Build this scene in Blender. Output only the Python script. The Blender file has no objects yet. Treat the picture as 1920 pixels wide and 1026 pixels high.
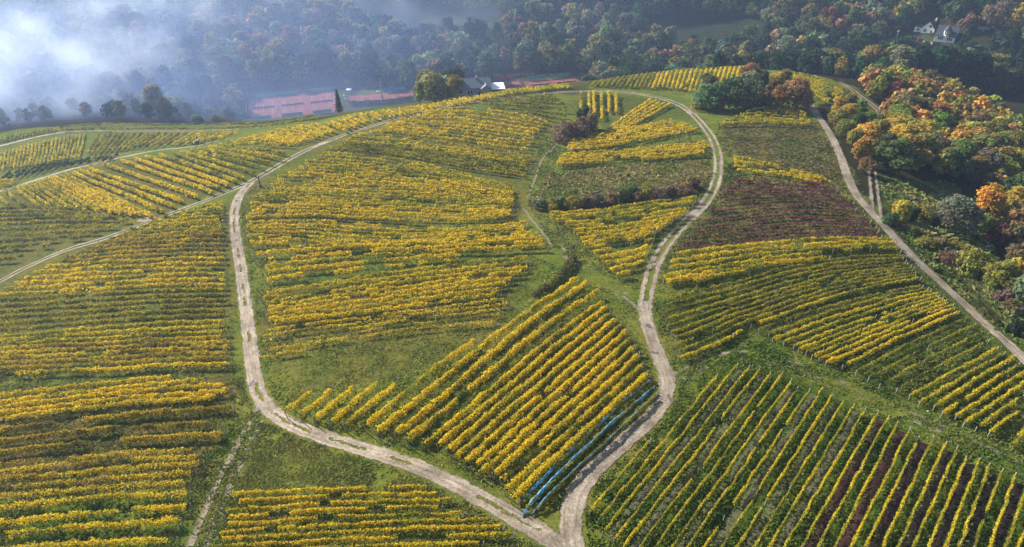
import bpy, math, random
import numpy as np

random.seed(11)
rng = np.random.default_rng(11)
S = bpy.context.scene
COL = S.collection

# ------------------------------------------------------------------ camera, sky, sun, exposure
F_PX, CX, CY = 1283.0, 960.0, 513.0            # focal length of the photograph, in its own pixels
PITCH = math.radians(35.0)
CAM_Z = 160.0
cd = bpy.data.cameras.new('camera')
cam = bpy.data.objects.new('camera', cd)
COL.objects.link(cam)
cam.location = (0, 0, CAM_Z)
cam.rotation_euler = (math.pi / 2 - PITCH, 0, 0)
cd.sensor_width = 36.0
cd.lens = 36.0 * F_PX / 1920.0
cd.clip_start = 1.0
cd.clip_end = 6000.0
S.camera = cam

SUN_EL = math.radians(30.0)
SUN_AZ = math.radians(-52.0)                    # measured from +Y towards +X: behind the valley, to the left
sun_dir = np.array([math.sin(SUN_AZ) * math.cos(SUN_EL), math.cos(SUN_AZ) * math.cos(SUN_EL), math.sin(SUN_EL)])
W = bpy.data.worlds.new('World')
S.world = W
W.use_nodes = True
wn = W.node_tree
bg = wn.nodes['Background']
sky = wn.nodes.new('ShaderNodeTexSky')
sky.sky_type = 'NISHITA'
sky.sun_disc = False
sky.sun_elevation = SUN_EL
sky.sun_rotation = SUN_AZ
sky.altitude = 200
sky.air_density = 1.3
sky.dust_density = 1.2
wn.links.new(sky.outputs[0], bg.inputs[0])
bg.inputs[1].default_value = 0.075
sd = bpy.data.lights.new('sun', 'SUN')
sd.energy = 5.0
sd.angle = math.radians(0.55)
sd.color = (1.0, 0.945, 0.85)
sun = bpy.data.objects.new('sun', sd)
COL.objects.link(sun)
sun.rotation_euler = (math.pi / 2 - SUN_EL, 0, math.pi - SUN_AZ)
vs = S.view_settings
vs.view_transform = 'Standard'
vs.look = 'None'
vs.gamma = 1.0
vs.use_curve_mapping = False
vs.exposure = 1.25
S.cycles.max_bounces = 5
S.cycles.diffuse_bounces = 2
S.cycles.glossy_bounces = 2
S.cycles.transmission_bounces = 3
S.cycles.transparent_max_bounces = 8
S.cycles.volume_bounces = 1
S.cycles.volume_step_rate = 3.0
S.cycles.use_adaptive_sampling = True
S.cycles.adaptive_threshold = 0.02
S.cycles.use_denoising = True
try:
    S.cycles.denoiser = 'OPENIMAGEDENOISE'
except Exception:
    pass

sP, cP = math.sin(PITCH), math.cos(PITCH)


def ray(px, py):
    u = (np.asarray(px, float) - CX) / F_PX
    v = (CY - np.asarray(py, float)) / F_PX
    return u, cP + v * sP, -sP + v * cP


def project(x, y, z):
    d = y * cP - (z - CAM_Z) * sP
    d = np.where(d < 1, 1, d)
    up = y * sP + (z - CAM_Z) * cP
    return CX + F_PX * x / d, CY - F_PX * up / d, d


# ------------------------------------------------------------------ terrain
CP_PX = [  # photo column, photo row, depth in metres along the view
    (960, 1026, 71), (0, 1026, 74), (1920, 1026, 74), (480, 1026, 72), (1440, 1026, 72),
    (0, 800, 98), (480, 800, 92), (960, 800, 90), (1440, 800, 92), (1920, 800, 97),
    (0, 650, 126), (0, 600, 138), (480, 600, 122), (960, 600, 114), (1440, 600, 118), (1830, 600, 129),
    (0, 527, 162), (250, 425, 167), (440, 385, 165), (0, 390, 205), (0, 350, 225), (120, 321, 232),
    (225, 297, 240), (320, 280, 248), (408, 265, 255), (0, 270, 285), (150, 245, 300), (300, 243, 308),
    (450, 240, 315), (0, 250, 300), (200, 232, 318), (480, 226, 330),
    (300, 190, 395), (0, 200, 400), (540, 298, 197), (600, 271, 209), (692, 239, 226), (848, 197, 243),
    (960, 183, 249), (1080, 171.5, 255), (960, 171, 261), (1200, 176, 254), (1285, 202, 236), (1345, 290, 190),
    (1262, 440, 150), (1208, 575, 120), (700, 480, 140), (700, 350, 177), (1000, 345, 178),
    (960, 480, 138), (960, 420, 155), (1080, 240, 222), (1250, 300, 190), (1150, 380, 166),
    (1500, 450, 148), (1450, 300, 186), (1420, 230, 218), (1400, 170, 258), (1400, 128, 285),
    (1300, 135, 282), (1150, 150, 275), (1040, 162, 267), (860, 188, 262), (700, 209, 252), (600, 229, 246),
    (1518, 196, 238), (1480, 140, 272), (1576, 156, 262), (1650, 213, 240), (1573, 286, 194),
    (1603, 365, 168), (1693, 455, 150), (1833, 592, 127), (1911, 666, 115), (1638, 358, 172),
    (1750, 400, 168), (1850, 400, 178), (1900, 560, 140), (1900, 350, 205), (1760, 300, 212),
    (1900, 250, 260), (1690, 175, 275), (1800, 200, 285), (1920, 450, 172),
    (1765, 70, 420), (1900, 130, 390), (1650, 100, 430), (1500, 100, 440), (1900, 20, 400), (1600, 30, 470),
    (1330, 50, 510), (1330, 0, 545), (900, 100, 490), (900, 40, 530), (900, 0, 560), (300, 60, 490),
    (300, 0, 525), (0, 0, 520), (0, 100, 470), (1920, -50, 430),
]
pts = []
for px, py, d in CP_PX:
    a, b, c = ray(px, py)
    pts.append((a * d, b * d, CAM_Z + c * d))
pts += [(0, -60, 99), (-120, -20, 93), (120, -20, 92), (0, 20, 97), (-300, -200, 80), (300, -200, 80),
        (-140, 60, 84), (160, 60, 80), (-220, 100, 60), (240, 120, 62),
        (-60, 335, 30), (0, 340, 32), (60, 345, 36), (110, 345, 38), (-60, 375, 11), (30, 385, 10), (100, 390, 12),
        (180, 345, 42), (180, 385, 20), (-120, 345, 18), (-120, 400, 9), (-160, 380, 9), (-60, 420, 10), (20, 430, 10),
        (-300, 300, 18), (-320, 150, 30), (330, 300, 52), (330, 150, 58), (420, 420, 62), (-420, 430, 14),
        (-400, 800, 112), (0, 820, 104), (400, 800, 118), (-400, 620, 50), (0, 640, 44), (400, 600, 80),
        (-1200, 300, 40), (1200, 300, 80), (0, 1600, 140), (-1200, 1600, 140), (1200, 1600, 140),
        (0, -700, 70), (-1200, -500, 40), (1200, -500, 60)]
pts = np.array(pts)
RBF_C = 14.0


def kern(r2):
    return np.sqrt(r2 + RBF_C ** 2)


n_ = len(pts)
A = kern(((pts[:, None, :2] - pts[None, :, :2]) ** 2).sum(-1)) - np.eye(n_) * 4.0
Q = np.column_stack([np.ones(n_), pts[:, :2] / 500.0])
M = np.zeros((n_ + 3, n_ + 3))
M[:n_, :n_] = A
M[:n_, n_:] = Q
M[n_:, :n_] = Q.T
sol = np.linalg.solve(M, np.concatenate([pts[:, 2], np.zeros(3)]))


def axis(lo, hi, step, lo_far, hi_far, g=1.18):
    core = list(np.arange(lo, hi + 1e-6, step))
    s = step
    while core[-1] < hi_far:
        s *= g
        core.append(core[-1] + s)
    s = step
    while core[0] > lo_far:
        s *= g
        core.insert(0, core[0] - s)
    return core


GX = np.array(axis(-160, 180, 1.3, -300, 300, 1.03) )
GX = np.concatenate([[-1500, -1150, -850, -650, -520, -430, -380, -345, -320], GX[(GX > -305) & (GX < 305)], [320, 345, 380, 430, 520, 650, 850, 1150, 1500]])
GY = np.concatenate([[-600, -400, -250, -150, -90, -50, -20, 0, 12, 20], np.arange(26, 300, 1.3), np.arange(301, 460, 2.2), np.arange(462, 640, 5), [650, 680, 730, 800, 900, 1050, 1250, 1500, 1800]])


def smooth_noise(x, y, scale, seed, oct=1):
    out = np.zeros(np.broadcast(x, y).shape)
    amp = 1.0
    for o in range(oct):
        fx, fy = x / scale, y / scale
        ix, iy = np.floor(fx).astype(np.int64), np.floor(fy).astype(np.int64)
        tx, ty = fx - ix, fy - iy
        tx, ty = tx * tx * (3 - 2 * tx), ty * ty * (3 - 2 * ty)

        def h(a, b):
            k = (a * 374761393 + b * 668265263 + (seed + o * 71) * 974634777) & 0xFFFFFFFF
            k = ((k ^ (k >> 13)) * 1274126177) & 0xFFFFFFFF
            return ((k ^ (k >> 16)) & 0xFFFF) / 32767.5 - 1.0
        out += amp * ((h(ix, iy) * (1 - tx) + h(ix + 1, iy) * tx) * (1 - ty) + (h(ix, iy + 1) * (1 - tx) + h(ix + 1, iy + 1) * tx) * ty)
        amp *= 0.5
        scale *= 0.5
    return out


XX, YY = np.meshgrid(GX, GY)
ZZ = np.zeros(XX.shape)
flat = np.column_stack([XX.ravel(), YY.ravel()])
zf = np.empty(len(flat))
for k in range(0, len(flat), 20000):
    q = flat[k:k + 20000]
    zf[k:k + 20000] = kern(((q[:, None, :] - pts[None, :, :2]) ** 2).sum(-1)) @ sol[:n_] + sol[n_] + q @ sol[n_ + 1:] / 500.0
ZZ = zf.reshape(XX.shape)
ZZ += 0.22 * smooth_noise(XX, YY, 9.0, 3) + 0.07 * smooth_noise(XX, YY, 3.2, 5)
ZZ = np.clip(ZZ, 2.0, 157.0)

# level ground for the tennis courts in the valley
COURT_Z = 10.0


def on_plane(px, py, z=COURT_Z):
    a, b, c = ray(px, py)
    d = (z - CAM_Z) / c
    return np.array([a * d, b * d])


def rect(nl, nr, fl, fr):
    nl, nr, fl, fr = [on_plane(*p) for p in (nl, nr, fl, fr)]
    ux = (nr - nl) / np.linalg.norm(nr - nl)
    uy = np.array([-ux[1], ux[0]])
    w = np.linalg.norm(nr - nl)
    dpt = 0.5 * ((fl - nl) @ uy + (fr - nr) @ uy)
    return nl, ux, uy, w, dpt


COURT_A = rect((465, 227), (634, 209), (480, 180), (626, 175))
COURT_B = rect((656, 194), (777, 183.5), (656, 180), (771, 171.5))
COURT_C = rect((940, 178), (990, 173), (942, 151), (991, 149))
COURT_D = rect((996, 172), (1096, 162), (997, 149.5), (1094, 145.5))
for (o, ux, uy, w, dp) in (COURT_A, COURT_B, COURT_C, COURT_D):
    rx, ry = XX - o[0], YY - o[1]
    lu, lv = rx * ux[0] + ry * ux[1], rx * uy[0] + ry * uy[1]
    dist = np.maximum(np.maximum(-lu - 3, lu - w - 3), np.maximum(-lv - 3, lv - dp - 3))
    wgt = np.clip(1 - dist / 14.0, 0, 1)
    wgt = wgt * wgt * (3 - 2 * wgt)
    ZZ = ZZ * (1 - wgt) + COURT_Z * wgt


def H(x, y):
    x = np.clip(np.asarray(x, float), GX[0], GX[-1] - 1e-3)
    y = np.clip(np.asarray(y, float), GY[0], GY[-1] - 1e-3)
    i = np.searchsorted(GX, x, 'right') - 1
    j = np.searchsorted(GY, y, 'right') - 1
    tx = (x - GX[i]) / (GX[i + 1] - GX[i])
    ty = (y - GY[j]) / (GY[j + 1] - GY[j])
    return (ZZ[j, i] * (1 - tx) + ZZ[j, i + 1] * tx) * (1 - ty) + (ZZ[j + 1, i] * (1 - tx) + ZZ[j + 1, i + 1] * tx) * ty


DS = np.arange(35, 760, 1.25)


def ground_at(px, py, lift=0.0, dmax=760):
    """the place on the ground (or lift metres above it) that the photograph shows at a pixel"""
    px, py = np.atleast_1d(np.asarray(px, float)), np.atleast_1d(np.asarray(py, float))
    a, b, c = ray(px, py)
    ds = DS[DS < dmax]
    g = CAM_Z + c[:, None] * ds - lift - H(a[:, None] * ds, b[:, None] * ds)
    neg = g < 0
    hit = neg.any(1)
    k = np.where(hit, neg.argmax(1), g.argmin(1))
    k0 = np.maximum(k - 1, 0)
    r = np.arange(len(px))
    g0, g1 = g[r, k0], g[r, k]
    t = np.where(hit & (g0 > 0), g0 / np.maximum(g0 - g1, 1e-6), 1.0)
    d = ds[k0] + (ds[k] - ds[k0]) * t
    x, y = a * d, b * d
    return np.column_stack([x, y, H(x, y)])


def P3(px, py, dmax=760):
    return ground_at([px], [py], 0.0, dmax)[0]


def visible(x, y, z, tol=1.0):
    t = np.linspace(0.15, 0.985, 90)[None, :]
    x, y, z = [np.asarray(q, float)[:, None] for q in (x, y, z)]
    return ((CAM_Z + (z - CAM_Z) * t) > H(x * t, y * t) - tol).all(1)


def inside(poly, x, y):
    poly = np.asarray(poly, float)
    x, y = np.asarray(x, float), np.asarray(y, float)
    r = np.zeros(x.shape, bool)
    j = len(poly) - 1
    for i in range(len(poly)):
        xi, yi, xj, yj = poly[i, 0], poly[i, 1], poly[j, 0], poly[j, 1]
        if yi != yj:
            r ^= ((yi > y) != (yj > y)) & (x < (xj - xi) * (y - yi) / (yj - yi) + xi)
        j = i
    return r


# ------------------------------------------------------------------ materials
def new_mat(name):
    m = bpy.data.materials.new(name)
    m.use_nodes = True
    nt = m.node_tree
    nt.nodes.clear()
    out = nt.nodes.new('ShaderNodeOutputMaterial')
    return m, nt, out


def N(nt, kind, **kw):
    n = nt.nodes.new(kind)
    for k, v in kw.items():
        setattr(n, k, v)
    return n


def math_node(nt, op, a, b=None, clamp=False):
    n = nt.nodes.new('ShaderNodeMath')
    n.operation = op
    n.use_clamp = clamp
    for i, v in enumerate((a, b)):
        if v is None:
            continue
        if isinstance(v, (int, float)):
            n.inputs[i].default_value = v
        else:
            nt.links.new(v, n.inputs[i])
    return n.outputs[0]


def mix_col(nt, fac, a, b, blend='MIX'):
    n = nt.nodes.new('ShaderNodeMix')
    n.data_type = 'RGBA'
    n.blend_type = blend
    for sock, v in ((n.inputs[0], fac), (n.inputs[6], a), (n.inputs[7], b)):
        if isinstance(v, (int, float)):
            sock.default_value = v
        elif isinstance(v, tuple):
            sock.default_value = (*v[:3], 1)
        else:
            nt.links.new(v, sock)
    return n.outputs[2]


def noise(nt, coord, scale, detail=4, rough=0.6):
    n = nt.nodes.new('ShaderNodeTexNoise')
    n.inputs['Scale'].default_value = scale
    n.inputs['Detail'].default_value = detail
    n.inputs['Roughness'].default_value = rough
    nt.links.new(coord, n.inputs['Vector'])
    return n.outputs['Fac']


def ramp(nt, fac, lo, hi):
    n = nt.nodes.new('ShaderNodeMapRange')
    n.inputs['From Min'].default_value = lo
    n.inputs['From Max'].default_value = hi
    nt.links.new(fac, n.inputs['Value'])
    return n.outputs['Result']


def plain_mat(name, col, rough=0.7, vary=0.25, scale=1.5, metallic=0.0, spec=0.3):
    m, nt, out = new_mat(name)
    b = N(nt, 'ShaderNodeBsdfPrincipled')
    tc = N(nt, 'ShaderNodeTexCoord')
    f = noise(nt, tc.outputs['Object'], scale, 5)
    c = mix_col(nt, ramp(nt, f, 0.3, 0.7), tuple(x * (1 - vary) for x in col), tuple(min(1, x * (1 + vary)) for x in col))
    nt.links.new(c, b.inputs['Base Color'])
    b.inputs['Roughness'].default_value = rough
    b.inputs['Metallic'].default_value = metallic
    b.inputs['Specular IOR Level'].default_value = spec
    nt.links.new(b.outputs[0], out.inputs[0])
    return m


def leaf_mat(name, object_tint=False, trans=0.48):
    m, nt, out = new_mat(name)
    at = N(nt, 'ShaderNodeAttribute', attribute_name='tint')
    c = at.outputs['Color']
    if object_tint:
        oi = N(nt, 'ShaderNodeObjectInfo')
        c = mix_col(nt, 1.0, c, oi.outputs['Color'], 'MULTIPLY')
    d = N(nt, 'ShaderNodeBsdfDiffuse')
    t = N(nt, 'ShaderNodeBsdfTranslucent')
    mx = N(nt, 'ShaderNodeMixShader')
    mx.inputs[0].default_value = trans
    nt.links.new(c, d.inputs[0])
    nt.links.new(c, t.inputs[0])
    nt.links.new(d.outputs[0], mx.inputs[1])
    nt.links.new(t.outputs[0], mx.inputs[2])
    nt.links.new(mx.outputs[0], out.inputs[0])
    return m


MAT_VINE = leaf_mat('vine_leaves')
MAT_CROWN = leaf_mat('tree_leaves', True, 0.48)
MAT_FAR = leaf_mat('forest_leaves', False, 0.35)
MAT_GRASS = leaf_mat('grass_blades', False, 0.35)
MAT_BARK = plain_mat('bark', (0.07, 0.05, 0.035), 0.9, 0.4, 3)
MAT_POST = plain_mat('weathered_wood', (0.30, 0.27, 0.23), 0.85, 0.3, 4)
MAT_STEM = plain_mat('vine_wood', (0.06, 0.045, 0.035), 0.9, 0.3, 6)

# ground: cover colour lives on the vertices, relief and grain in the nodes
m, nt, out = new_mat('ground_cover')
at = N(nt, 'ShaderNodeAttribute', attribute_name='tint')
tc = N(nt, 'ShaderNodeTexCoord')
co = tc.outputs['Object']
n1 = noise(nt, co, 0.16, 6, 0.65)
n2 = noise(nt, co, 1.1, 6, 0.7)
n3 = noise(nt, co, 5.0, 4, 0.75)
c = mix_col(nt, ramp(nt, n1, 0.38, 0.62), (0.80, 0.88, 0.9), (1.22, 1.08, 1.0))
c = mix_col(nt, 1.0, at.outputs['Color'], c, 'MULTIPLY')
c2 = mix_col(nt, ramp(nt, n2, 0.36, 0.66), (0.60, 0.68, 0.66), (1.34, 1.24, 1.1))
c = mix_col(nt, 1.0, c, c2, 'MULTIPLY')
c3 = mix_col(nt, ramp(nt, n3, 0.3, 0.7), (0.62, 0.64, 0.62), (1.36, 1.32, 1.2))
c = mix_col(nt, 1.0, c, c3, 'MULTIPLY')
b = N(nt, 'ShaderNodeBsdfDiffuse')
nt.links.new(c, b.inputs[0])
bp = N(nt, 'ShaderNodeBump')
bp.inputs['Strength'].default_value = 0.9
bp.inputs['Distance'].default_value = 0.25
hh = math_node(nt, 'ADD', math_node(nt, 'MULTIPLY', n2, 0.8), math_node(nt, 'MULTIPLY', n3, 0.5))
nt.links.new(hh, bp.inputs['Height'])
nt.links.new(bp.outputs[0], b.inputs['Normal'])
nt.links.new(b.outputs[0], out.inputs[0])
MAT_GROUND = m


def track_mat(name, kind):
    """u runs across in metres (0 at the middle), v along in metres"""
    m, nt, out = new_mat(name)
    uv = N(nt, 'ShaderNodeUVMap', uv_map='across')
    sep = N(nt, 'ShaderNodeSeparateXYZ')
    nt.links.new(uv.outputs[0], sep.inputs[0])
    tc = N(nt, 'ShaderNodeTexCoord')
    co = tc.outputs['Object']
    wob = noise(nt, co, 0.55, 4, 0.7)
    fine = noise(nt, co, 3.0, 5, 0.7)
    grit = noise(nt, co, 14.0, 3, 0.7)
    big = noise(nt, co, 0.07, 3, 0.5)
    au = math_node(nt, 'ABSOLUTE', math_node(nt, 'ADD', sep.outputs[0], math_node(nt, 'MULTIPLY', math_node(nt, 'SUBTRACT', wob, 0.5), 1.1)))
    grass = mix_col(nt, ramp(nt, fine, 0.3, 0.7), (0.050, 0.068, 0.016), (0.125, 0.125, 0.036))
    gravel = mix_col(nt, ramp(nt, fine, 0.3, 0.72), (0.16, 0.130, 0.098), (0.40, 0.335, 0.262))
    gravel = mix_col(nt, math_node(nt, 'MULTIPLY', ramp(nt, grit, 0.4, 0.75), 0.35), gravel, (0.13, 0.11, 0.09))
    edge_w = {'gravel': 1.0, 'rut': 1.08, 'faint': 1.0, 'foot': 0.14, 'lane': 0.9, 'worn': 0.98}[kind]
    off = math_node(nt, 'ADD', au, math_node(nt, 'MULTIPLY', math_node(nt, 'SUBTRACT', fine, 0.5), 0.9))
    edge = ramp(nt, off, edge_w, edge_w + (0.35 if kind != 'lane' else 1.0))
    cen_amt = {'gravel': 0.0, 'rut': 1.0, 'faint': 1.0, 'foot': 0.0, 'lane': 0.7, 'worn': 0.85}[kind]
    cen = math_node(nt, 'SUBTRACT', 1.0, ramp(nt, off, 0.34, 0.62))
    if kind == 'worn':
        cen = math_node(nt, 'MULTIPLY', math_node(nt, 'SUBTRACT', 1.0, ramp(nt, off, 0.12, 0.42)), ramp(nt, noise(nt, co, 0.16, 4, 0.6), 0.44, 0.58))
    if kind == 'rut':
        cen = math_node(nt, 'MULTIPLY', cen, ramp(nt, big, 0.30, 0.44))
    g = math_node(nt, 'MAXIMUM', edge, math_node(nt, 'MULTIPLY', cen, cen_amt), True)
    wear = mix_col(nt, ramp(nt, noise(nt, co, 0.25, 4, 0.65), 0.36, 0.62), (0.62, 0.60, 0.57), (1.12, 1.12, 1.12))
    gravel = mix_col(nt, 1.0, gravel, wear, 'MULTIPLY')
    if kind == 'foot':
        gravel = mix_col(nt, 0.62, gravel, (0.12, 0.11, 0.05))
    if kind in ('faint', 'lane'):
        patchy = ramp(nt, noise(nt, co, 0.22, 5, 0.7), *((0.30, 0.42) if kind == 'faint' else (0.47, 0.60)))
        g = math_node(nt, 'MAXIMUM', g, math_node(nt, 'SUBTRACT', 1.0, patchy), True)
        if kind == 'lane':
            grass = mix_col(nt, ramp(nt, big, 0.4, 0.6), (0.065, 0.085, 0.019), (0.125, 0.12, 0.036))
            grass = mix_col(nt, ramp(nt, fine, 0.3, 0.7), mix_col(nt, 1.0, grass, (0.6, 0.65, 0.6), 'MULTIPLY'), grass)
        gravel = mix_col(nt, 0.65 if kind == 'lane' else 0.3, gravel, (0.13, 0.115, 0.055))
    mp = N(nt, 'ShaderNodeMapping')
    mp.inputs['Scale'].default_value = (2.4, 0.13, 1)
    nt.links.new(uv.outputs[0], mp.inputs['Vector'])
    streak = noise(nt, mp.outputs[0], 1.0, 5, 0.65)
    gravel = mix_col(nt, 1.0, gravel, mix_col(nt, ramp(nt, streak, 0.34, 0.64), (0.62, 0.60, 0.57), (1.14, 1.13, 1.12)), 'MULTIPLY')
    c = gravel
    b = N(nt, 'ShaderNodeBsdfPrincipled')
    b.inputs['Roughness'].default_value = 0.9
    b.inputs['Specular IOR Level'].default_value = 0.15
    nt.links.new(c, b.inputs['Base Color'])
    bp = N(nt, 'ShaderNodeBump')
    bp.inputs['Strength'].default_value = 0.6
    bp.inputs['Distance'].default_value = 0.12
    nt.links.new(math_node(nt, 'ADD', fine, math_node(nt, 'MULTIPLY', grit, 0.4)), bp.inputs['Height'])
    nt.links.new(bp.outputs[0], b.inputs['Normal'])
    # where the gravel has worn away or grass has grown in, the turf below shows
    tr = N(nt, 'ShaderNodeBsdfTransparent')
    mx = N(nt, 'ShaderNodeMixShader')
    nt.links.new(ramp(nt, math_node(nt, 'ADD', g, math_node(nt, 'MULTIPLY', math_node(nt, 'SUBTRACT', grit, 0.5), 0.9)), 0.35, 0.65), mx.inputs[0])
    nt.links.new(b.outputs[0], mx.inputs[1])
    nt.links.new(tr.outputs[0], mx.inputs[2])
    nt.links.new(mx.outputs[0], out.inputs[0])
    return m


# ------------------------------------------------------------------ mesh helpers
def grid_mesh(name, V, Fq, cols=None, uv=None, mats=()):
    me = bpy.data.meshes.new(name)
    V = np.asarray(V, np.float32)
    Fq = np.asarray(Fq, np.int32)
    me.vertices.add(len(V))
    me.vertices.foreach_set('co', V.ravel())
    me.loops.add(Fq.size)
    me.loops.foreach_set('vertex_index', Fq.ravel())
    me.polygons.add(len(Fq))
    me.polygons.foreach_set('loop_start', np.arange(0, Fq.size, Fq.shape[1], dtype=np.int32))
    me.update(calc_edges=True)
    if cols is not None:
        cols = np.asarray(cols, np.float32)
        dom = 'FACE' if len(cols) == len(Fq) and len(cols) != len(V) else 'POINT'
        a = me.attributes.new('tint', 'FLOAT_COLOR', dom)
        a.data.foreach_set('color', np.column_stack([cols, np.ones(len(cols), np.float32)]).astype(np.float32).ravel())
    if uv is not None:
        l = me.uv_layers.new(name='across')
        l.data.foreach_set('uv', np.asarray(uv, np.float32)[Fq.ravel()].ravel())
    for mm in mats:
        me.materials.append(mm)
    return me


def quads(name, Q4, cols, mat):
    n = len(Q4)
    return grid_mesh(name, Q4.reshape(-1, 3), np.arange(4 * n).reshape(n, 4), cols, None, [mat])


def put(name, me, parent=None, loc=None, kind=None):
    o = bpy.data.objects.new(name, me)
    COL.objects.link(o)
    if parent is not None:
        o.parent = parent
    if loc is not None:
        o.location = [float(q) for q in loc]
    if kind:
        o['kind'] = kind
    return o


def thing(name, label, cat, loc=(0, 0, 0), rz=0.0, group=None, sc=None):
    o = bpy.data.objects.new(name, None)
    COL.objects.link(o)
    o.empty_display_size = 0.3
    o.location = [float(q) for q in loc]
    o.rotation_euler = (0, 0, rz)
    if sc is not None:
        o.scale = (sc, sc, sc) if isinstance(sc, (int, float)) else sc
    return tag(o, label, cat, group)


def tag(o, label, cat, group=None):
    o['label'] = label
    o['category'] = cat
    if group:
        o['group'] = group
    return o


class MB:
    """collects boxes, prisms and tubes; build() links them as one mesh"""

    def __init__(self):
        self.v, self.f = [], []

    def add(self, v, f):
        k = len(self.v)
        self.v += [tuple(float(c) for c in p) for p in v]
        self.f += [tuple(i + k for i in q) for q in f]
        return self

    def box(self, x0, x1, y0, y1, z0, z1):
        return self.add([(x0, y0, z0), (x1, y0, z0), (x1, y1, z0), (x0, y1, z0), (x0, y0, z1), (x1, y0, z1), (x1, y1, z1), (x0, y1, z1)],
                        [(0, 3, 2, 1), (4, 5, 6, 7), (0, 1, 5, 4), (1, 2, 6, 5), (2, 3, 7, 6), (3, 0, 4, 7)])

    def tube(self, pts, radii, n=6):
        pts = [np.asarray(p, float) for p in pts]
        rings = []
        for i, p in enumerate(pts):
            d = pts[min(i + 1, len(pts) - 1)] - pts[max(i - 1, 0)]
            d = d / (np.linalg.norm(d) + 1e-9)
            a = np.cross(d, (0.31, 0.77, 0.55) if abs(d[2]) > 0.8 else (0, 0, 1))
            a /= np.linalg.norm(a)
            b2 = np.cross(d, a)
            rings.append([p + radii[i] * (math.cos(t) * a + math.sin(t) * b2) for t in np.linspace(0, 2 * math.pi, n, endpoint=False)])
        v = [q for r_ in rings for q in r_]
        f = []
        for i in range(len(pts) - 1):
            for j in range(n):
                f.append((i * n + j, i * n + (j + 1) % n, (i + 1) * n + (j + 1) % n, (i + 1) * n + j))
        f.append(tuple(range(n - 1, -1, -1)))
        f.append(tuple((len(pts) - 1) * n + j for j in range(n)))
        return self.add(v, f)

    def build(self, name, mat, parent=None, smooth=False):
        return put(name, self.mesh(name, mat, smooth), parent)

    def mesh(self, name, mat, smooth=False):
        me = bpy.data.meshes.new(name)
        me.from_pydata(self.v, [], self.f)
        me.materials.append(mat)
        if smooth:
            for p in me.polygons:
                p.use_smooth = True
        me.update()
        return me


def unit(a):
    return a / (np.linalg.norm(a, axis=-1, keepdims=True) + 1e-9)


def leaf_quads(C, nrm, size, r):
    """one bent-edged leaf clump (a quad) at each centre, facing nrm"""
    n = len(C)
    t = unit(np.cross(nrm, r.normal(size=(n, 3))))
    b2 = np.cross(nrm, t)
    s = np.asarray(size).reshape(-1, 1) * 0.5
    k = r.uniform(0.6, 1.25, (n, 4, 1))
    q = np.stack([-t - b2, t - b2, t + b2, -t + b2], 1) * s[:, None, :] * k
    return C[:, None, :] + q


# ------------------------------------------------------------------ photo outlines used below
HILL_FRONT = [(-60, 1120), (1980, 1120), (1980, 640), (1911, 640), (1833, 575), (1693, 440), (1603, 350), (1573, 275), (1535, 195), (1600, 185),
              (1560, 150), (1480, 132), (1400, 124), (1290, 130), (1200, 139), (1100, 154), (960, 170), (830, 187), (700, 206), (590, 226), (470, 228), (330, 232), (100, 238), (-60, 262)]
RED_BLOCK = [(1370, 335), (1560, 343), (1660, 446), (1262, 474)]
MEADOW_TOP = [(1345, 236), (1530, 234), (1580, 340), (1565, 350), (1370, 285)]
SCRUB = [(1030, 325), (1320, 292), (1335, 330), (1300, 368), (1010, 398), (1000, 375)]


def wpoly(p, dmax=760):
    p = np.array(p, float)
    return ground_at(p[:, 0], p[:, 1], 0, dmax)[:, :2]


G_GRASS = np.array([0.112, 0.158, 0.028])
G_LUSH = np.array([0.078, 0.142, 0.02])
G_DRY = np.array([0.185, 0.18, 0.052])
G_VINE = np.array([0.110, 0.130, 0.032])
G_SOIL = np.array([0.15, 0.105, 0.072])
G_DARKSOIL = np.array([0.036, 0.022, 0.017])
G_FOREST = np.array([0.030, 0.034, 0.016])
G_MEADOW = np.array([0.026, 0.040, 0.020])

gx, gy = XX.ravel(), YY.ravel()
GROUND_GAIN = np.array([0.80, 0.70, 0.78])
gc = np.tile(G_FOREST, (len(gx), 1))
COVER = []


def paint(poly, col, soft=3.0, w=1.0):
    """ground cover inside an outline (given in photo points), with a ragged edge"""
    COVER.append((wpoly(poly) if not isinstance(poly, np.ndarray) else poly, np.asarray(col), soft, w))


hill_w = wpoly(HILL_FRONT, 360)
paint(hill_w, G_GRASS)
paint(RED_BLOCK, (0.125, 0.125, 0.036))
paint(MEADOW_TOP, (0.105, 0.098, 0.036))
paint(SCRUB, (0.115, 0.115, 0.034))
paint([(-60, 395), (0, 392), (250, 415), (440, 378), (436, 690), (-60, 705)], G_VINE)
paint([(-60, 745), (440, 705), (445, 765), (380, 905), (-60, 950)], (0.115, 0.090, 0.040), 3, 0.8)
paint([(-60, 960), (370, 930), (330, 1040), (-60, 1040)], G_LUSH)
paint([(0, 370), (240, 298), (560, 270), (470, 335), (285, 412), (0, 392)], (0.09, 0.105, 0.025))
paint([(490, 300), (800, 190), (1040, 180), (1000, 340), (975, 405), (480, 450), (458, 410)], G_VINE)
paint([(485, 550), (1005, 485), (930, 640), (495, 680)], (0.11, 0.125, 0.03))
paint([(490, 680), (930, 630), (820, 690), (560, 740)], (0.105, 0.125, 0.03))
paint([(680, 810), (1090, 520), (1220, 700), (970, 935)], (0.09, 0.125, 0.024))
paint([(1235, 565), (1730, 480), (1930, 700), (1850, 810), (1430, 620), (1275, 680)], (0.068, 0.110, 0.02))
paint([(1110, 960), (1380, 680), (1480, 700), (1930, 920), (1980, 1100), (1180, 1100)], (0.055, 0.105, 0.016))
paint([(1080, 168), (1270, 190), (1300, 222), (1160, 245), (1080, 215)], (0.080, 0.115, 0.026))
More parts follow.
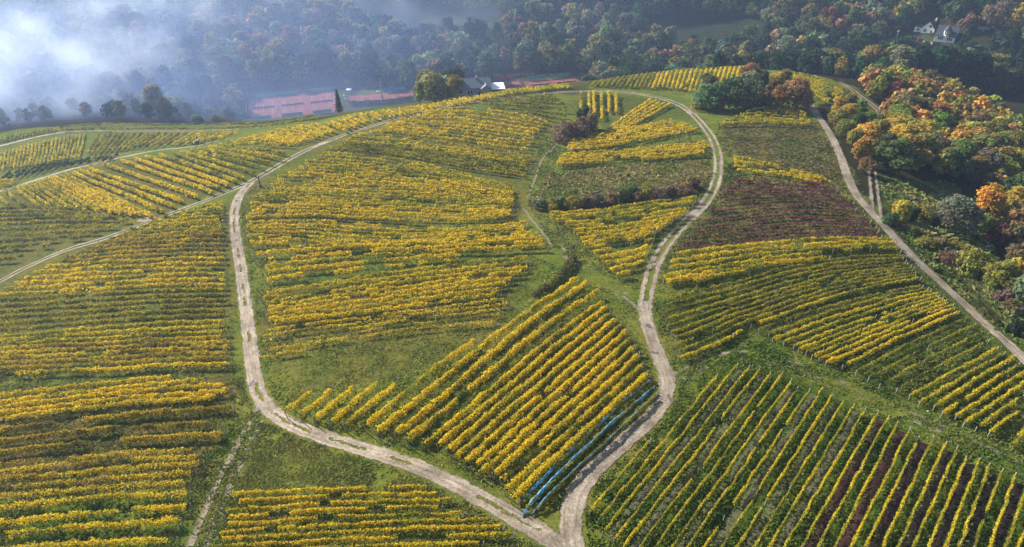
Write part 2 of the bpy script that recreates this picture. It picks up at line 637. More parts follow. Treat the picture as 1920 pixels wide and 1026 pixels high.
paint([(1650, 325), (1790, 350), (1800, 410), (1660, 400)], (0.065, 0.092, 0.024))
paint([(1690, 410), (1800, 470), (1930, 660), (1925, 690), (1700, 480), (1640, 405)], (0.085, 0.105, 0.026))
paint([(1570, 150), (1600, 160), (1660, 215), (1640, 225), (1560, 165)], (0.10, 0.11, 0.03))
paint([(1250, 30), (1430, 30), (1430, 68), (1210, 68)], G_MEADOW)
paint([(600, 8), (960, 20), (930, 50), (720, 40)], (0.06, 0.08, 0.04))
paint([(470, 178), (440, 232), (640, 215), (800, 195), (790, 165), (650, 160)], (0.07, 0.085, 0.03))
paint([(668, 168), (735, 166), (735, 180), (668, 182)], (0.11, 0.14, 0.035))
paint([(920, 140), (1100, 138), (1100, 180), (920, 180)], (0.06, 0.075, 0.03))
paint([(1180, 110), (1050, 128), (1160, 135), (1250, 110)], (0.08, 0.09, 0.03))
paint([(1725, 66), (1790, 76), (1792, 92), (1722, 82)], (0.05, 0.08, 0.025))
paint([(1700, 75), (1600, 85), (1600, 92), (1740, 95)], (0.10, 0.09, 0.06))
for poly, col, soft, w in COVER:
    x0, y0 = poly.min(0) - 8
    x1, y1 = poly.max(0) + 8
    s = np.where((gx > x0) & (gx < x1) & (gy > y0) & (gy < y1))[0]
    jx = gx[s] + soft * 0.6 * smooth_noise(gx[s], gy[s], 5.0, 21, 2)
    jy = gy[s] + soft * 0.6 * smooth_noise(gx[s], gy[s], 5.0, 22, 2)
    k = s[inside(poly, jx, jy)]
    gc[k] = gc[k] * (1 - w) + col * w
hillk = inside(hill_w, gx, gy)
dry = np.clip(smooth_noise(gx, gy, 17, 31, 3) * 0.9 - 0.1, 0, 1)[:, None]
gc = np.where(hillk[:, None], gc * (1 - dry * 0.5) + G_DRY * dry * 0.5, gc)
lush = np.clip(smooth_noise(gx, gy, 11, 41, 3) * 0.9 - 0.1, 0, 1)[:, None]
gc = np.where(hillk[:, None], gc * (1 - lush * 0.45) + G_LUSH * lush * 0.45, gc)
ny, nx = XX.shape
idx = np.arange(ny * nx).reshape(ny, nx)
gf = np.stack([idx[:-1, :-1], idx[:-1, 1:], idx[1:, 1:], idx[1:, :-1]], -1).reshape(-1, 4)
me = grid_mesh('ground', np.column_stack([gx, gy, ZZ.ravel()]), gf, gc * GROUND_GAIN, None, [MAT_GROUND])
me.polygons.foreach_set('use_smooth', np.ones(len(gf), bool))
put('ground', me, kind='structure')


# ------------------------------------------------------------------ tracks and paths
def resample(p, step):
    p = np.asarray(p, float)
    s = np.concatenate([[0], np.cumsum(np.linalg.norm(np.diff(p[:, :2], axis=0), axis=1))])
    n = max(2, int(s[-1] / step) + 1)
    t = np.linspace(0, s[-1], n)
    return np.column_stack([np.interp(t, s, p[:, k]) for k in range(p.shape[1])]), t


def smooth_line(p, it=3):
    p = p.copy()
    for _ in range(it):
        p[1:-1] = (p[:-2] + 2 * p[1:-1] + p[2:]) / 4
    return p


TRACK_LINES = []


def track(name, line, half, kind, mat, dmax=360, zoff=0.05):
    line = np.array(line, float)
    w = ground_at(line[:, 0], line[:, 1], 0, dmax)[:, :2]
    w, _ = resample(w, 3.0)
    w = smooth_line(w, 4)
    w, t = resample(w, 0.9)
    TRACK_LINES.append((w, half, kind))
    tg = unit(np.gradient(w, axis=0))
    nr = np.column_stack([tg[:, 1], -tg[:, 0]])
    us = np.linspace(-1, 1, 11)
    V, UV = [], []
    jl = 1 + 0.12 * smooth_noise(t, t * 0, 3.0, 7, 2)
    for u in us:
        off = u * (half + 0.55) * jl
        x = w[:, 0] + nr[:, 0] * off
        y = w[:, 1] + nr[:, 1] * off
        sink = 0.02 * (abs(abs(u * (half + .5)) - 0.75) < 0.35) if kind in ('rut', 'faint') else 0
        V.append(np.column_stack([x, y, H(x, y) + zoff + 0.02 * (1 - abs(u)) - sink]))
        UV.append(np.column_stack([off, t]))
    V = np.stack(V, 1)
    UV = np.stack(UV, 1)
    n, k = V.shape[:2]
    ii = np.arange(n * k).reshape(n, k)
    f = np.stack([ii[:-1, :-1], ii[:-1, 1:], ii[1:, 1:], ii[1:, :-1]], -1).reshape(-1, 4)[:, ::-1]
    me = grid_mesh(name, V.reshape(-1, 3), f, None, UV.reshape(-1, 2), [mat])
    me.polygons.foreach_set('use_smooth', np.ones(len(f), bool))
    return put(name, me, kind='structure')


TM = {k: track_mat('track_' + k, k) for k in ('gravel', 'rut', 'faint', 'foot', 'lane', 'worn')}
T_DIAG = [(-60, 560), (0, 527), (60, 493), (120, 470), (200, 447), (260, 425), (290, 412), (340, 394), (400, 372), (450, 352), (490, 330), (540, 299), (555, 292), (600, 271), (645, 252), (692, 239),
          (741, 223), (790, 210), (848, 197), (900, 190), (933, 186), (960, 183), (1000, 178), (1044, 174), (1080, 171.5), (1117, 170), (1160, 171.5), (1200, 176), (1250, 186), (1285, 202), (1310, 225), (1330, 250),
          (1345, 280), (1348, 310), (1343, 345), (1325, 380), (1295, 408), (1262, 440), (1240, 470), (1225, 500), (1215, 535), (1209, 575)]
T_LEFT = [(470, 343), (450, 363), (440, 385), (438, 410), (441, 440), (448, 480), (455, 530), (461, 580), (468, 640), (474, 690), (480, 730), (490, 760), (513, 785), (558, 806),
          (633, 828), (709, 851), (784, 873), (836, 896), (893, 930), (949, 963), (1006, 994), (1058, 1022), (1090, 1050)]
T_MID = [(1208, 565), (1211, 610), (1225, 650), (1245, 685), (1262, 715), (1258, 742), (1240, 770), (1205, 800), (1165, 835), (1120, 870), (1085, 905), (1060, 940), (1050, 975), (1058, 1010), (1078, 1040)]
T_RIGHT = [(1500, 180), (1518, 196), (1540, 226), (1556, 251), (1573, 286), (1589, 333), (1603, 365), (1627, 393), (1657, 420), (1677, 448), (1724, 494), (1778, 541), (1833, 592), (1911, 666), (1960, 712)]
track('dirt_track', T_LEFT, 1.25, 'worn', TM['worn'])
track('dirt_track', T_DIAG, 1.25, 'rut', TM['rut'], zoff=0.058)
track('dirt_track', T_MID, 1.3, 'gravel', TM['gravel'], zoff=0.066)
track('dirt_track', T_RIGHT, 1.25, 'gravel', TM['gravel'])
track('dirt_track', [(1576, 156), (1605, 176), (1633, 194), (1652, 213)], 0.9, 'rut', TM['rut'])
track('dirt_track', [(1634, 318), (1638, 345), (1640, 370), (1645, 410)], 1.1, 'rut', TM['rut'], zoff=0.06)
track('dirt_track', [(-40, 368), (0, 360), (33, 350), (75, 336), (120, 321), (160, 311), (225, 297), (262, 287), (320, 280), (362, 275), (408, 265), (440, 258)], 1.2, 'gravel', TM['gravel'])
track('dirt_track', [(-40, 285), (0, 275), (25, 267), (62, 259), (100, 251), (130, 247), (175, 246), (250, 246), (325, 246), (400, 244), (457, 240)], 1.3, 'gravel', TM['gravel'])
track('dirt_track', [(262, 412), (272, 410), (290, 412)], 1.0, 'gravel', TM['gravel'], zoff=0.07)
track('farm_track', [(480, 790), (468, 812), (450, 845), (430, 880), (405, 942), (377, 1008), (362, 1045)], 1.15, 'faint', TM['faint'], zoff=0.045)
track('footpath', [(1050, 272), (1030, 278), (1015, 300), (1000, 345), (990, 372)], 0.35, 'foot', TM['foot'])
track('footpath', [(981, 391), (990, 402), (1005, 425), (1030, 447), (1037, 462)], 0.35, 'foot', TM['foot'])
track('footpath', [(1168, 556), (1190, 574), (1203, 586)], 0.45, 'foot', TM['foot'], zoff=0.075)
track('footpath', [(1045, 270), (1030, 274), (1026, 280), (1034, 286)], 0.3, 'foot', TM['foot'], zoff=0.06)
track('grass_lane', [(1040, 462), (1080, 490), (1110, 510), (1150, 540), (1190, 572)], 1.6, 'lane', TM['lane'], zoff=0.04)
track('grass_lane', [(1262, 712), (1300, 690), (1340, 672), (1390, 655), (1450, 667), (1530, 700), (1600, 735), (1680, 770), (1760, 800), (1840, 840), (1940, 892)], 1.5, 'lane', TM['lane'], zoff=0.04)
track('valley_road', [(1085, 95), (1097, 112), (1108, 128), (1116, 145)], 1.4, 'gravel', TM['gravel'], 760, 0.08)
track('valley_road', [(880, 101), (930, 98), (975, 97), (1040, 94), (1085, 95)], 2.0, 'gravel', TM['gravel'], 760, 0.1)
track('valley_road', [(1695, 74), (1720, 77), (1750, 83), (1790, 88)], 1.5, 'gravel', TM['gravel'], 760, 0.08)
track('valley_road', [(1765, 17), (1790, 26), (1820, 38)], 1.0, 'gravel', TM['gravel'], 760, 0.08)


def on_track(x, y, extra=0.0, hard=False):
    r = np.zeros(len(x), bool)
    for w, half, kd in TRACK_LINES:
        if hard and kd in ('lane', 'faint', 'foot'):
            continue
        lo, hi = w.min(0) - 5, w.max(0) + 5
        s = np.where((x > lo[0]) & (x < hi[0]) & (y > lo[1]) & (y < hi[1]) & ~r)[0]
        for k in range(0, len(s), 4000):
            q = s[k:k + 4000]
            d = np.min((x[q, None] - w[None, ::2, 0]) ** 2 + (y[q, None] - w[None, ::2, 1]) ** 2, axis=1)
            r[q] = d < (half + extra) ** 2
    return r


# ------------------------------------------------------------------ vine rows
GOLD = [(0.66, 0.475, 0.022), (0.52, 0.40, 0.030), (0.20, 0.205, 0.026)]
YEL = [(0.55, 0.425, 0.026), (0.32, 0.30, 0.030), (0.125, 0.145, 0.024)]
OLIVE = [(0.34, 0.29, 0.027), (0.185, 0.175, 0.025), (0.080, 0.092, 0.018)]
GREENY = [(0.29, 0.265, 0.030), (0.15, 0.16, 0.025), (0.065, 0.085, 0.018)]
BRONZE = [(0.46, 0.335, 0.03), (0.27, 0.205, 0.032), (0.12, 0.112, 0.026)]
TAWNY = [(0.58, 0.43, 0.030), (0.38, 0.28, 0.034), (0.14, 0.115, 0.03)]
CRIMSON = [(0.20, 0.066, 0.092), (0.19, 0.080, 0.080), (0.11, 0.085, 0.03)]

ORD = ('first second third fourth fifth sixth seventh eighth ninth tenth eleventh twelfth thirteenth fourteenth fifteenth sixteenth seventeenth '
       'eighteenth nineteenth twentieth').split()


def ordinal(i):
    if i < 20:
        return ORD[i]
    tens = ('twenty', 'thirty', 'forty', 'fifty', 'sixty')[(i + 1) // 10 - 2]
    u = (i + 1) % 10
    return tens + '-' + ORD[u - 1] if u else {'twenty': 'twentieth', 'thirty': 'thirtieth', 'forty': 'fortieth', 'fifty': 'fiftieth', 'sixty': 'sixtieth'}[tens]


ROWS = []       # every row of the hillside: world line, look


def field(tail, group, guides, n, look, h=1.85, w=0.30, dens=1.0, gap=-0.75, where='from the top', dmax=360, looks=None, adj='golden', idxs=None):
    """guides: (row number, photo outline of that row's foliage); the rows between follow them evenly on the ground"""
    h, w = h * 0.92, w * 0.92
    gs = []
    for k, line in guides:
        line = np.array(line, float)
        p = ground_at(line[:, 0], line[:, 1], h * 0.62, dmax)[:, :2]
        s = np.concatenate([[0], np.cumsum(np.linalg.norm(np.diff(p, axis=0), axis=1))])
        t = np.linspace(0, s[-1], 33)
        gs.append((k, np.column_stack([np.interp(t, s, p[:, 0]), np.interp(t, s, p[:, 1])])))
    # vines are trained about as high as their rows are apart
    sp = []
    for (k0, a), (k1, b2) in zip(gs[:-1], gs[1:]):
        if k1 > k0:
            sp.append(float(np.median(np.min(np.linalg.norm(a[:, None] - b2[None], axis=2), axis=1))) / (k1 - k0))
    sp = float(np.median(sp)) if sp else 1.7
    h = float(np.clip(0.84 * sp, 1.0, 1.75)) * h / 1.7
    w = float(np.clip(0.138 * sp, 0.15, 0.27)) * w / 0.28
    for i in (range(n) if idxs is None else idxs):
        q = float(i)
        j = 0
        while j < len(gs) - 2 and q > gs[j + 1][0]:
            j += 1
        (k0, a), (k1, b2) = gs[j], gs[min(j + 1, len(gs) - 1)]
        t = 0.0 if k1 == k0 else (q - k0) / (k1 - k0)
        line = smooth_line(a * (1 - t) + b2 * t, 3)
        # ragged row ends
        L = np.linalg.norm(np.diff(line, axis=0), axis=1).sum()
        e0, e1 = rng.uniform(0, min(1.6, L * 0.05), 2) / L
        ss = np.linspace(e0, 1 - e1, 33)
        s0 = np.linspace(0, 1, 33)
        line = np.column_stack([np.interp(ss, s0, line[:, 0]), np.interp(ss, s0, line[:, 1])])
        lk, ad, dn = look, adj, dens
        if looks:
            for (r0, r1, l2, a2, d2) in looks:
                if r0 <= i <= r1:
                    lk, ad, dn = l2, a2, dens * d2
        ROWS.append(dict(line=line, look=lk, adj=ad, h=h, w=w, dens=dn, gap=gap, group=group,
                         label=f'{ad} vine row, {ordinal(i)} {where} {tail}'))


field('in the left block under diagonal track', 'vine rows of the left block',
      [(0, [(380, 386), (418, 380)]), (4, [(300, 410), (360, 405), (420, 400)]), (10, [(180, 457), (300, 447), (421, 441)]), (15, [(82, 500), (250, 491), (422, 486)]),
       (19, [(2, 543), (200, 533), (424, 525)]), (27, [(-45, 633), (200, 615), (427, 602)]), (35, [(-45, 701), (200, 693), (300, 685), (431, 683)])], 36, YEL,
      looks=[(0, 8, YEL, 'yellow-green', 1), (9, 14, BRONZE, 'russet-brown', 0.9), (15, 20, GOLD, 'bright yellow', 1), (21, 26, OLIVE, 'olive-yellow', 1.05), (27, 29, YEL, 'yellow', 1), (30, 32, TAWNY, 'orange-brown', 0.85), (33, 34, BRONZE, 'bronze', 0.8), (35, 35, GOLD, 'golden', 1)])
F2L = [[(-50, 762), (0, 743), (160, 724), (320, 708)], [(-50, 768), (0, 755), (200, 732), (396, 711)], [(-50, 776), (0, 765), (220, 738), (435, 720)], [(-50, 786), (0, 776), (220, 750), (433, 732)],
       [(-50, 796), (0, 786), (220, 760), (423, 742)], [(-50, 818), (0, 808), (180, 785), (310, 772), (440, 764)], [(-50, 837), (0, 827), (200, 806), (392, 795)], [(-50, 858), (0, 849), (200, 828), (416, 815)],
       [(-50, 881), (0, 873), (190, 856), (368, 844)], [(-50, 893), (0, 885), (190, 868), (387, 856)], [(-50, 907), (0, 900), (190, 884), (387, 871)], [(-50, 923), (0, 916), (190, 900), (375, 889)],
       [(-50, 938), (0, 931), (190, 916), (368, 907)], [(-50, 960), (0, 952), (190, 935), (363, 926)], [(-50, 990), (0, 981), (180, 963), (358, 950)], [(-50, 1012), (0, 1003), (180, 988), (350, 977)],
       [(-50, 1042), (0, 1031), (160, 1021), (325, 1013)]]
field('in the lower left corner block', 'vine rows of the lower left block', list(enumerate(F2L)), 17, GOLD, h=1.7,
      looks=[(0, 4, GOLD, 'bright yellow', 1), (5, 7, BRONZE, 'bushy bronze', 1.5), (8, 8, TAWNY, 'thin tawny', 0.7), (9, 10, TAWNY, 'orange-yellow', 0.85), (11, 12, TAWNY, 'thin tawny', 0.65), (13, 16, GOLD, 'golden', 1.0)])
F3L = [[(428, 923), (600, 914), (803, 909)], [(428, 936), (600, 927), (821, 921)], [(419, 953), (640, 938), (853, 933)], [(426, 965), (640, 952), (840, 947)], [(411, 980), (640, 966), (866, 960)],
       [(400, 995), (640, 981), (917, 971)], [(400, 1008), (640, 994), (945, 984)], [(392, 1023), (640, 1009), (959, 999)], [(390, 1037), (640, 1022), (915, 1014)], [(388, 1052), (640, 1037), (930, 1030)]]
field('in the bottom block between two tracks', 'vine rows of the bottom centre block', list(enumerate(F3L)), 10, GOLD, h=1.7)

field('in the big central slope block', 'vine rows of the central slope',
      [(0, [(602, 286), (740, 298), (860, 322), (962, 350)]), (8, [(520, 331), (700, 335), (850, 345), (968, 366)]), (15, [(470, 371), (650, 373), (820, 381), (966, 386)]), (21, [(460, 408), (600, 402), (760, 412), (880, 416), (965, 403)])], 22, GOLD,
      gap=-0.62, dens=0.95, looks=[(0, 6, YEL, 'yellow', 1), (7, 12, GOLD, 'golden', 1), (13, 16, YEL, 'yellow', 1), (17, 21, GOLD, 'golden', 1)])
field('in the narrow band below central block', 'vine rows of the narrow central band',
      [(0, [(461, 418), (600, 413), (740, 425), (860, 430), (988, 416)]), (4, [(461, 440), (560, 441), (660, 451), (760, 452), (995, 432)])], 5, GOLD, gap=-0.5)
field('in the fanned central block', 'vine rows of the fanned central block',
      [(0, [(464, 447), (600, 455), (760, 457), (900, 447), (1005, 436)]), (3, [(470, 478), (620, 466), (760, 462), (900, 457), (1020, 446)]), (4, [(472, 492), (640, 476), (780, 467), (920, 460), (1023, 453)]),
       (5, [(490, 502), (640, 487), (780, 474), (900, 468), (1024, 463)]), (6, [(495, 512), (640, 498), (760, 487), (880, 477)]), (7, [(490, 526), (600, 514), (720, 503), (880, 484)])], 8, GOLD, gap=-0.25, dens=0.95)
field('in the block above bare slope', 'vine rows above the bare slope', [(0, [(492, 552), (670, 523), (830, 501), (1001, 483)]), (3, [(494, 578), (660, 552), (820, 530), (985, 510)]), (7, [(500, 608), (655, 588), (800, 571), (930, 553)])], 8, GOLD, gap=-0.7,
      looks=[(0, 1, YEL, 'yellow-green', 1), (2, 7, GOLD, 'golden', 1)])
field('of the patchy vines on bare slope', 'patchy vine rows on the bare slope',
      [(0, [(492, 620), (650, 600), (800, 581), (960, 560)]), (2, [(490, 640), (640, 619), (780, 597), (945, 580)]), (4, [(488, 656), (640, 636), (780, 616), (935, 602)]), (5, [(490, 669), (540, 661), (700, 651)])], 6, TAWNY, h=1.5, gap=-0.08, dens=0.55, adj='patchy tawny')
field('in the upper band beside diagonal track', 'vine rows of the upper central band',
      [(0, [(655, 258), (760, 266), (880, 283), (1000, 298)]), (7, [(608, 279), (740, 289), (860, 311), (985, 329)])], 8, YEL, gap=-0.6, looks=[(0, 2, YEL, 'yellow', 1), (3, 7, OLIVE, 'olive-yellow', 1)])
field('in the top central block', 'vine rows of the top central block',
      [(0, [(792, 213), (870, 203), (960, 215), (1028, 230)]), (4, [(735, 230), (830, 230), (930, 241), (1010, 252)]), (9, [(692, 247), (800, 257), (900, 270), (995, 281)])], 10, GOLD, gap=-0.6)
field('of the thin patch on upper slope', 'thin vine rows on the upper slope',
      [(0, [(665, 251), (780, 262), (900, 280), (1000, 292)]), (1, [(650, 256), (780, 266), (900, 285), (1000, 296)])], 2, TAWNY, gap=0.0, dens=0.6, adj='thin tawny')
field('below the bend of hilltop track', 'green vine rows below the hilltop track',
      [(0, [(962, 182), (1005, 180), (1040, 178)]), (5, [(900, 196), (980, 199), (1074, 208)]), (7, [(985, 210), (1062, 229)])], 8, GREENY, gap=-0.35, dens=0.8, adj='green')

field('on slope left of diagonal track', 'slanting vine rows left of the diagonal track',
      [(0, [(-32, 368), (-8, 386)]), (3, [(27, 352), (50, 368), (72, 386)]), (9, [(82, 336), (145, 365), (212, 398)]), (13, [(122, 327), (205, 366), (287, 407)]), (16, [(162, 314), (250, 345), (345, 379)]),
       (18, [(227, 301), (310, 330), (398, 361)]), (22, [(322, 286), (390, 309), (460, 336)]), (27, [(407, 272), (470, 280), (541, 289)]), (28, [(430, 267), (490, 270), (555, 274)])], 29, YEL, where='from the left',
      gap=-0.8, looks=[(0, 8, YEL, 'yellow', 1), (9, 20, GOLD, 'golden', 1), (21, 28, YEL, 'yellow', 1)])
field('on the ridge edge left of track', 'vine rows on the left ridge edge',
      [(0, [(425, 268), (480, 264), (556, 269)]), (4, [(500, 249), (545, 252), (590, 262)]), (8, [(575, 234), (600, 237), (626, 247)])], 9, GOLD, where='from the left', dmax=300)
field('of the ridge edge above diagonal track', 'vine rows along the ridge edge',
      [(0, [(610, 230), (650, 246)]), (5, [(662, 215), (690, 226)]), (14, [(760, 203), (782, 211)]), (24, [(860, 185), (878, 191)]), (39, [(960, 168), (974, 174)]), (54, [(1060, 158), (1074, 164)])], 55, GOLD, where='from the left', dmax=290,
      looks=[(0, 30, GOLD, 'golden', 1), (31, 54, YEL, 'yellow', 1)])
field('of the upright rows in valley field', 'upright vine rows in the lower valley field',
      [(0, [(2, 282), (-3, 318)]), (10, [(75, 264), (66, 308)]), (21, [(158, 248), (146, 293)])], 22, YEL, where='from the left', adj='pale yellow')
field('of the slanting rows in valley field', 'slanting vine rows in the lower valley field',
      [(0, [(186, 250), (163, 290)]), (10, [(300, 249), (258, 277)]), (21, [(448, 245), (402, 263)])], 22, YEL, where='from the left', adj='yellow-green', looks=[(0, 14, OLIVE, 'yellow-green', 1), (15, 21, YEL, 'yellow', 1)])
field('of the dark rows beside lower track', 'dark vine rows beside the lower track',
      [(0, [(0, 340), (22, 322)]), (4, [(58, 327), (86, 308)]), (8, [(118, 312), (142, 300)]), (14, [(205, 299), (222, 291)])], 15, [(0.05, 0.065, 0.02), (0.04, 0.055, 0.016), (0.03, 0.04, 0.014)], where='from the left', h=1.6, adj='dark green')
field('of the corner patch by lower track', 'vine rows in the far left corner', [(0, [(-40, 345), (0, 340), (30, 338)]), (2, [(-40, 357), (0, 349), (25, 344)])], 3, YEL, adj='yellow-green')
field('of the picket rows at valley rim', 'short vine rows at the valley rim', [(0, [(-5, 268), (2, 258)]), (8, [(54, 254), (59, 244)]), (15, [(100, 246), (105, 240)])], 16, OLIVE, where='from the left', adj='grey-green', h=1.6)
field('at the rim above the valley', 'long vine rows at the valley rim', [(0, [(108, 239), (208, 233), (380, 233), (470, 231), (540, 225), (592, 217)]), (1, [(110, 244), (250, 241), (420, 240), (520, 233), (600, 222)])], 2, OLIVE, adj='long olive', h=1.6)

field('in the dark left edge block', 'vine rows at the left edge',
      [(0, [(-45, 391), (60, 390), (150, 396)]), (4, [(-45, 421), (120, 415), (252, 413)]), (7, [(-45, 456), (80, 448), (160, 445)]), (9, [(-45, 478), (10, 474), (37, 470)]), (10, [(-45, 489), (10, 487), (35, 484)])], 11, OLIVE, h=1.8, gap=-0.55, adj='dark olive')

field('of the upright rows on hilltop grass', 'upright rows on the hilltop grass',
      [(0, [(1089, 171), (1089, 205)]), (1, [(1104, 174), (1104, 216)]), (2, [(1113, 171), (1114, 215)]), (3, [(1127, 171), (1129, 225)]), (4, [(1141, 171), (1142, 211)]), (5, [(1154, 175), (1156, 211)])], 6, GOLD, where='from the left', gap=-0.9,
      looks=[(0, 0, TAWNY, 'tawny', 0.8), (1, 5, GOLD, 'golden', 1)])
field('in the slanted block near hilltop bend', 'slanted vine rows near the hilltop bend', [(0, [(1140, 241), (1180, 213), (1222, 185)]), (4, [(1160, 245), (1207, 222), (1257, 194)])], 5, GOLD, adj='amber')
field('in the strip below dark hilltop shrub', 'vine rows below the hilltop shrub', [(0, [(1062, 267), (1120, 255), (1200, 238), (1268, 226)]), (5, [(1060, 281), (1140, 273), (1240, 254), (1313, 241)])], 6, GOLD, adj='amber')
field('right against the dark hilltop shrub', 'row against the hilltop shrub', [(0, [(1062, 263), (1090, 256), (1122, 249)])], 1, TAWNY, adj='short amber', where='and only one')
field('in the brightest strip by winding track', 'brightest vine rows by the winding track', [(0, [(1046, 292), (1150, 283), (1250, 275), (1328, 269)]), (4, [(1040, 308), (1120, 304), (1200, 298), (1330, 287)])], 5, GOLD, dens=1.15, adj='brilliant yellow')
field('in the wedge below bramble bank', 'vine rows of the wedge below the brambles',
      [(0, [(1020, 403), (1120, 396), (1230, 379), (1310, 372)]), (4, [(1058, 426), (1150, 421), (1288, 400)]), (9, [(1100, 463), (1170, 455), (1230, 437)]), (14, [(1157, 517), (1180, 511), (1200, 505)])], 15, GOLD, gap=-0.5,
      looks=[(0, 3, YEL, 'yellow-green', 1), (4, 14, GOLD, 'golden', 1)])

field('of the slanting block by left track bend', 'slanting rows in the central triangle',
      [(0, [(539, 774), (583, 737)]), (1, [(568, 780), (622, 735)]), (2, [(594, 786), (663, 729)]), (3, [(620, 793), (709, 720)]), (4, [(650, 797), (746, 718)]), (5, [(680, 806), (806, 699), (894, 637)]), (6, [(706, 813), (890, 662), (1087, 519)]),
       (7, [(740, 818), (957, 633), (1102, 528)]), (8, [(766, 825), (992, 636), (1120, 547)])], 9, GOLD, where='from the left', h=1.95, w=0.32, dens=1.05)
field('of the dense golden central block', 'dense golden rows in the central triangle', [(0, [(795, 831), (1030, 636), (1132, 562)]), (4, [(874, 863), (1050, 710), (1166, 606)]), (10, [(962, 931), (1090, 812), (1216, 697)])], 11, GOLD, where='from the left', h=2.0, w=0.35, dens=1.2, gap=-0.85)
field('under blue netting beside winding track', 'vine rows under blue nets', [(0, [(970, 940), (1060, 857), (1140, 777), (1227, 704)]), (1, [(985, 951), (1060, 875), (1150, 788), (1232, 719)]), (2, [(998, 960), (1070, 888), (1160, 803), (1235, 734)])], 3, OLIVE, where='from the left', h=1.7, adj='netted olive')

field('in the shaded patch below tree clump', 'shaded rows below the tree clump', [(0, [(1410, 205), (1440, 203), (1490, 206), (1512, 213)]), (5, [(1342, 233), (1420, 231), (1526, 233)])], 6, YEL, adj='shaded yellow')
field('of the sparse wedge on right meadow', 'sparse vine wedge on the right meadow', [(0, [(1370, 293), (1430, 305), (1550, 335)]), (3, [(1378, 318), (1450, 325), (1520, 338), (1565, 347)])], 4, GOLD, h=1.5, dens=0.7, gap=-0.2, adj='sparse golden')
field('in the wine-red block', 'wine-red vine rows', [(0, [(1370, 339), (1470, 341), (1558, 346)]), (4, [(1345, 381), (1450, 374), (1540, 374), (1603, 382)]), (7, [(1302, 430), (1420, 413), (1540, 407), (1637, 416)]), (10, [(1264, 470), (1400, 451), (1540, 441), (1658, 444)])], 11, CRIMSON, h=1.05, w=0.24, dens=0.85, gap=-0.8, adj='crimson')
field('below the wine-red block', 'yellow vine rows below the red block',
      [(0, [(1263, 479), (1380, 462), (1540, 450), (1672, 451)]), (3, [(1242, 521), (1340, 504), (1450, 484), (1600, 468), (1688, 469)]), (5, [(1240, 538), (1300, 527), (1402, 507)])], 6, GOLD, gap=-0.55, looks=[(2, 3, YEL, 'yellow', 1)])
field('in the dark curved right block', 'dark curved vine rows on the right',
      [(0, [(1240, 560), (1345, 536), (1430, 513), (1520, 491), (1620, 478), (1700, 479)]), (4, [(1250, 612), (1350, 577), (1450, 545), (1560, 515), (1708, 497)]), (9, [(1277, 668), (1340, 646), (1407, 608), (1463, 589), (1580, 549), (1728, 519)])], 10, OLIVE, gap=-0.72,
      looks=[(9, 9, YEL, 'yellow-tinged', 1)], adj='dark olive')
field('above the grass lane on right', 'vine rows above the right grass lane',
      [(0, [(1422, 617), (1500, 590), (1600, 561), (1736, 535)]), (4, [(1486, 648), (1580, 612), (1680, 578), (1762, 554)]), (9, [(1547, 679), (1640, 640), (1730, 600), (1795, 575)]), (10, [(1575, 688), (1666, 641), (1802, 583)]), (15, [(1707, 741), (1800, 690), (1876, 649)]),
       (17, [(1747, 765), (1830, 710), (1902, 668)]), (20, [(1811, 791), (1880, 745), (1945, 702)]), (22, [(1856, 810), (1890, 785), (1930, 755)])], 23, YEL, gap=-0.8, h=1.9,
      looks=[(0, 1, OLIVE, 'olive', 1), (2, 8, YEL, 'yellow', 1), (9, 10, GOLD, 'bright yellow', 1), (11, 14, GREENY, 'thin green', 0.8), (15, 22, YEL, 'yellow-topped', 1.1)])
field('at the right edge below lane', 'row at the right edge', [(0, [(1900, 838), (1930, 795)])], 1, YEL, adj='short yellow', where='and only one')
F12T = [(1219, 825), (1345, 703), (1382, 684), (1407, 684), (1427, 686), (1448, 695), (1467, 699), (1486, 709), (1499, 722), (1521, 726), (1543, 727), (1564, 735), (1583, 750), (1602, 758), (1624, 765), (1647, 771), (1666, 782), (1684, 791), (1707, 803), (1726, 814),
        (1750, 821), (1775, 829), (1795, 840), (1812, 857), (1837, 863), (1856, 870), (1882, 878), (1905, 889), (1930, 902), (1955, 915)]
F12B = [(1104, 960), (1123, 973), (1132, 995), (1155, 1008), (1165, 1032), (1197, 1032), (1226, 1032), (1256, 1032), (1286, 1032), (1316, 1032), (1350, 1032), (1378, 1032), (1408, 1032), (1438, 1032), (1468, 1032), (1500, 1032), (1530, 1032), (1562, 1032), (1592, 1032), (1620, 1032),
        (1652, 1032), (1680, 1032), (1711, 1032), (1740, 1032), (1770, 1032), (1796, 1032), (1824, 1032), (1854, 1032), (1883, 1032), (1907, 1032)]
F12 = []
for (a, b_) in zip(F12T, F12B):
    e = 1.12 if b_[1] > 1020 else 1.0
    b2 = (a[0] + (b_[0] - a[0]) * e, a[1] + (b_[1] - a[1]) * e)
    F12.append([a, ((a[0] + b2[0]) / 2, (a[1] + b2[1]) / 2), b2])
n_before = len(ROWS)
field('in the big bottom right block', 'vine rows of the bottom right block', list(enumerate(F12)), 30, YEL, where='from the left', h=1.7, w=0.14, dens=0.95, gap=-0.95, adj='slim yellow',
      looks=[(0, 1, YEL, 'slim yellow', 0.9)])
F12_ROWS = ROWS[n_before:]
field('on the crest behind the tree clump', 'vine rows on the crest',
      [(0, [(1108, 160), (1120, 152)]), (6, [(1165, 162), (1180, 142)]), (16, [(1250, 166), (1260, 133)]), (23, [(1310, 172), (1325, 129)]), (34, [(1412, 150), (1422, 126)])], 35, YEL, where='from the left', dmax=286, looks=[(0, 12, OLIVE, 'yellow-green', 1), (13, 34, GOLD, 'golden', 1)])
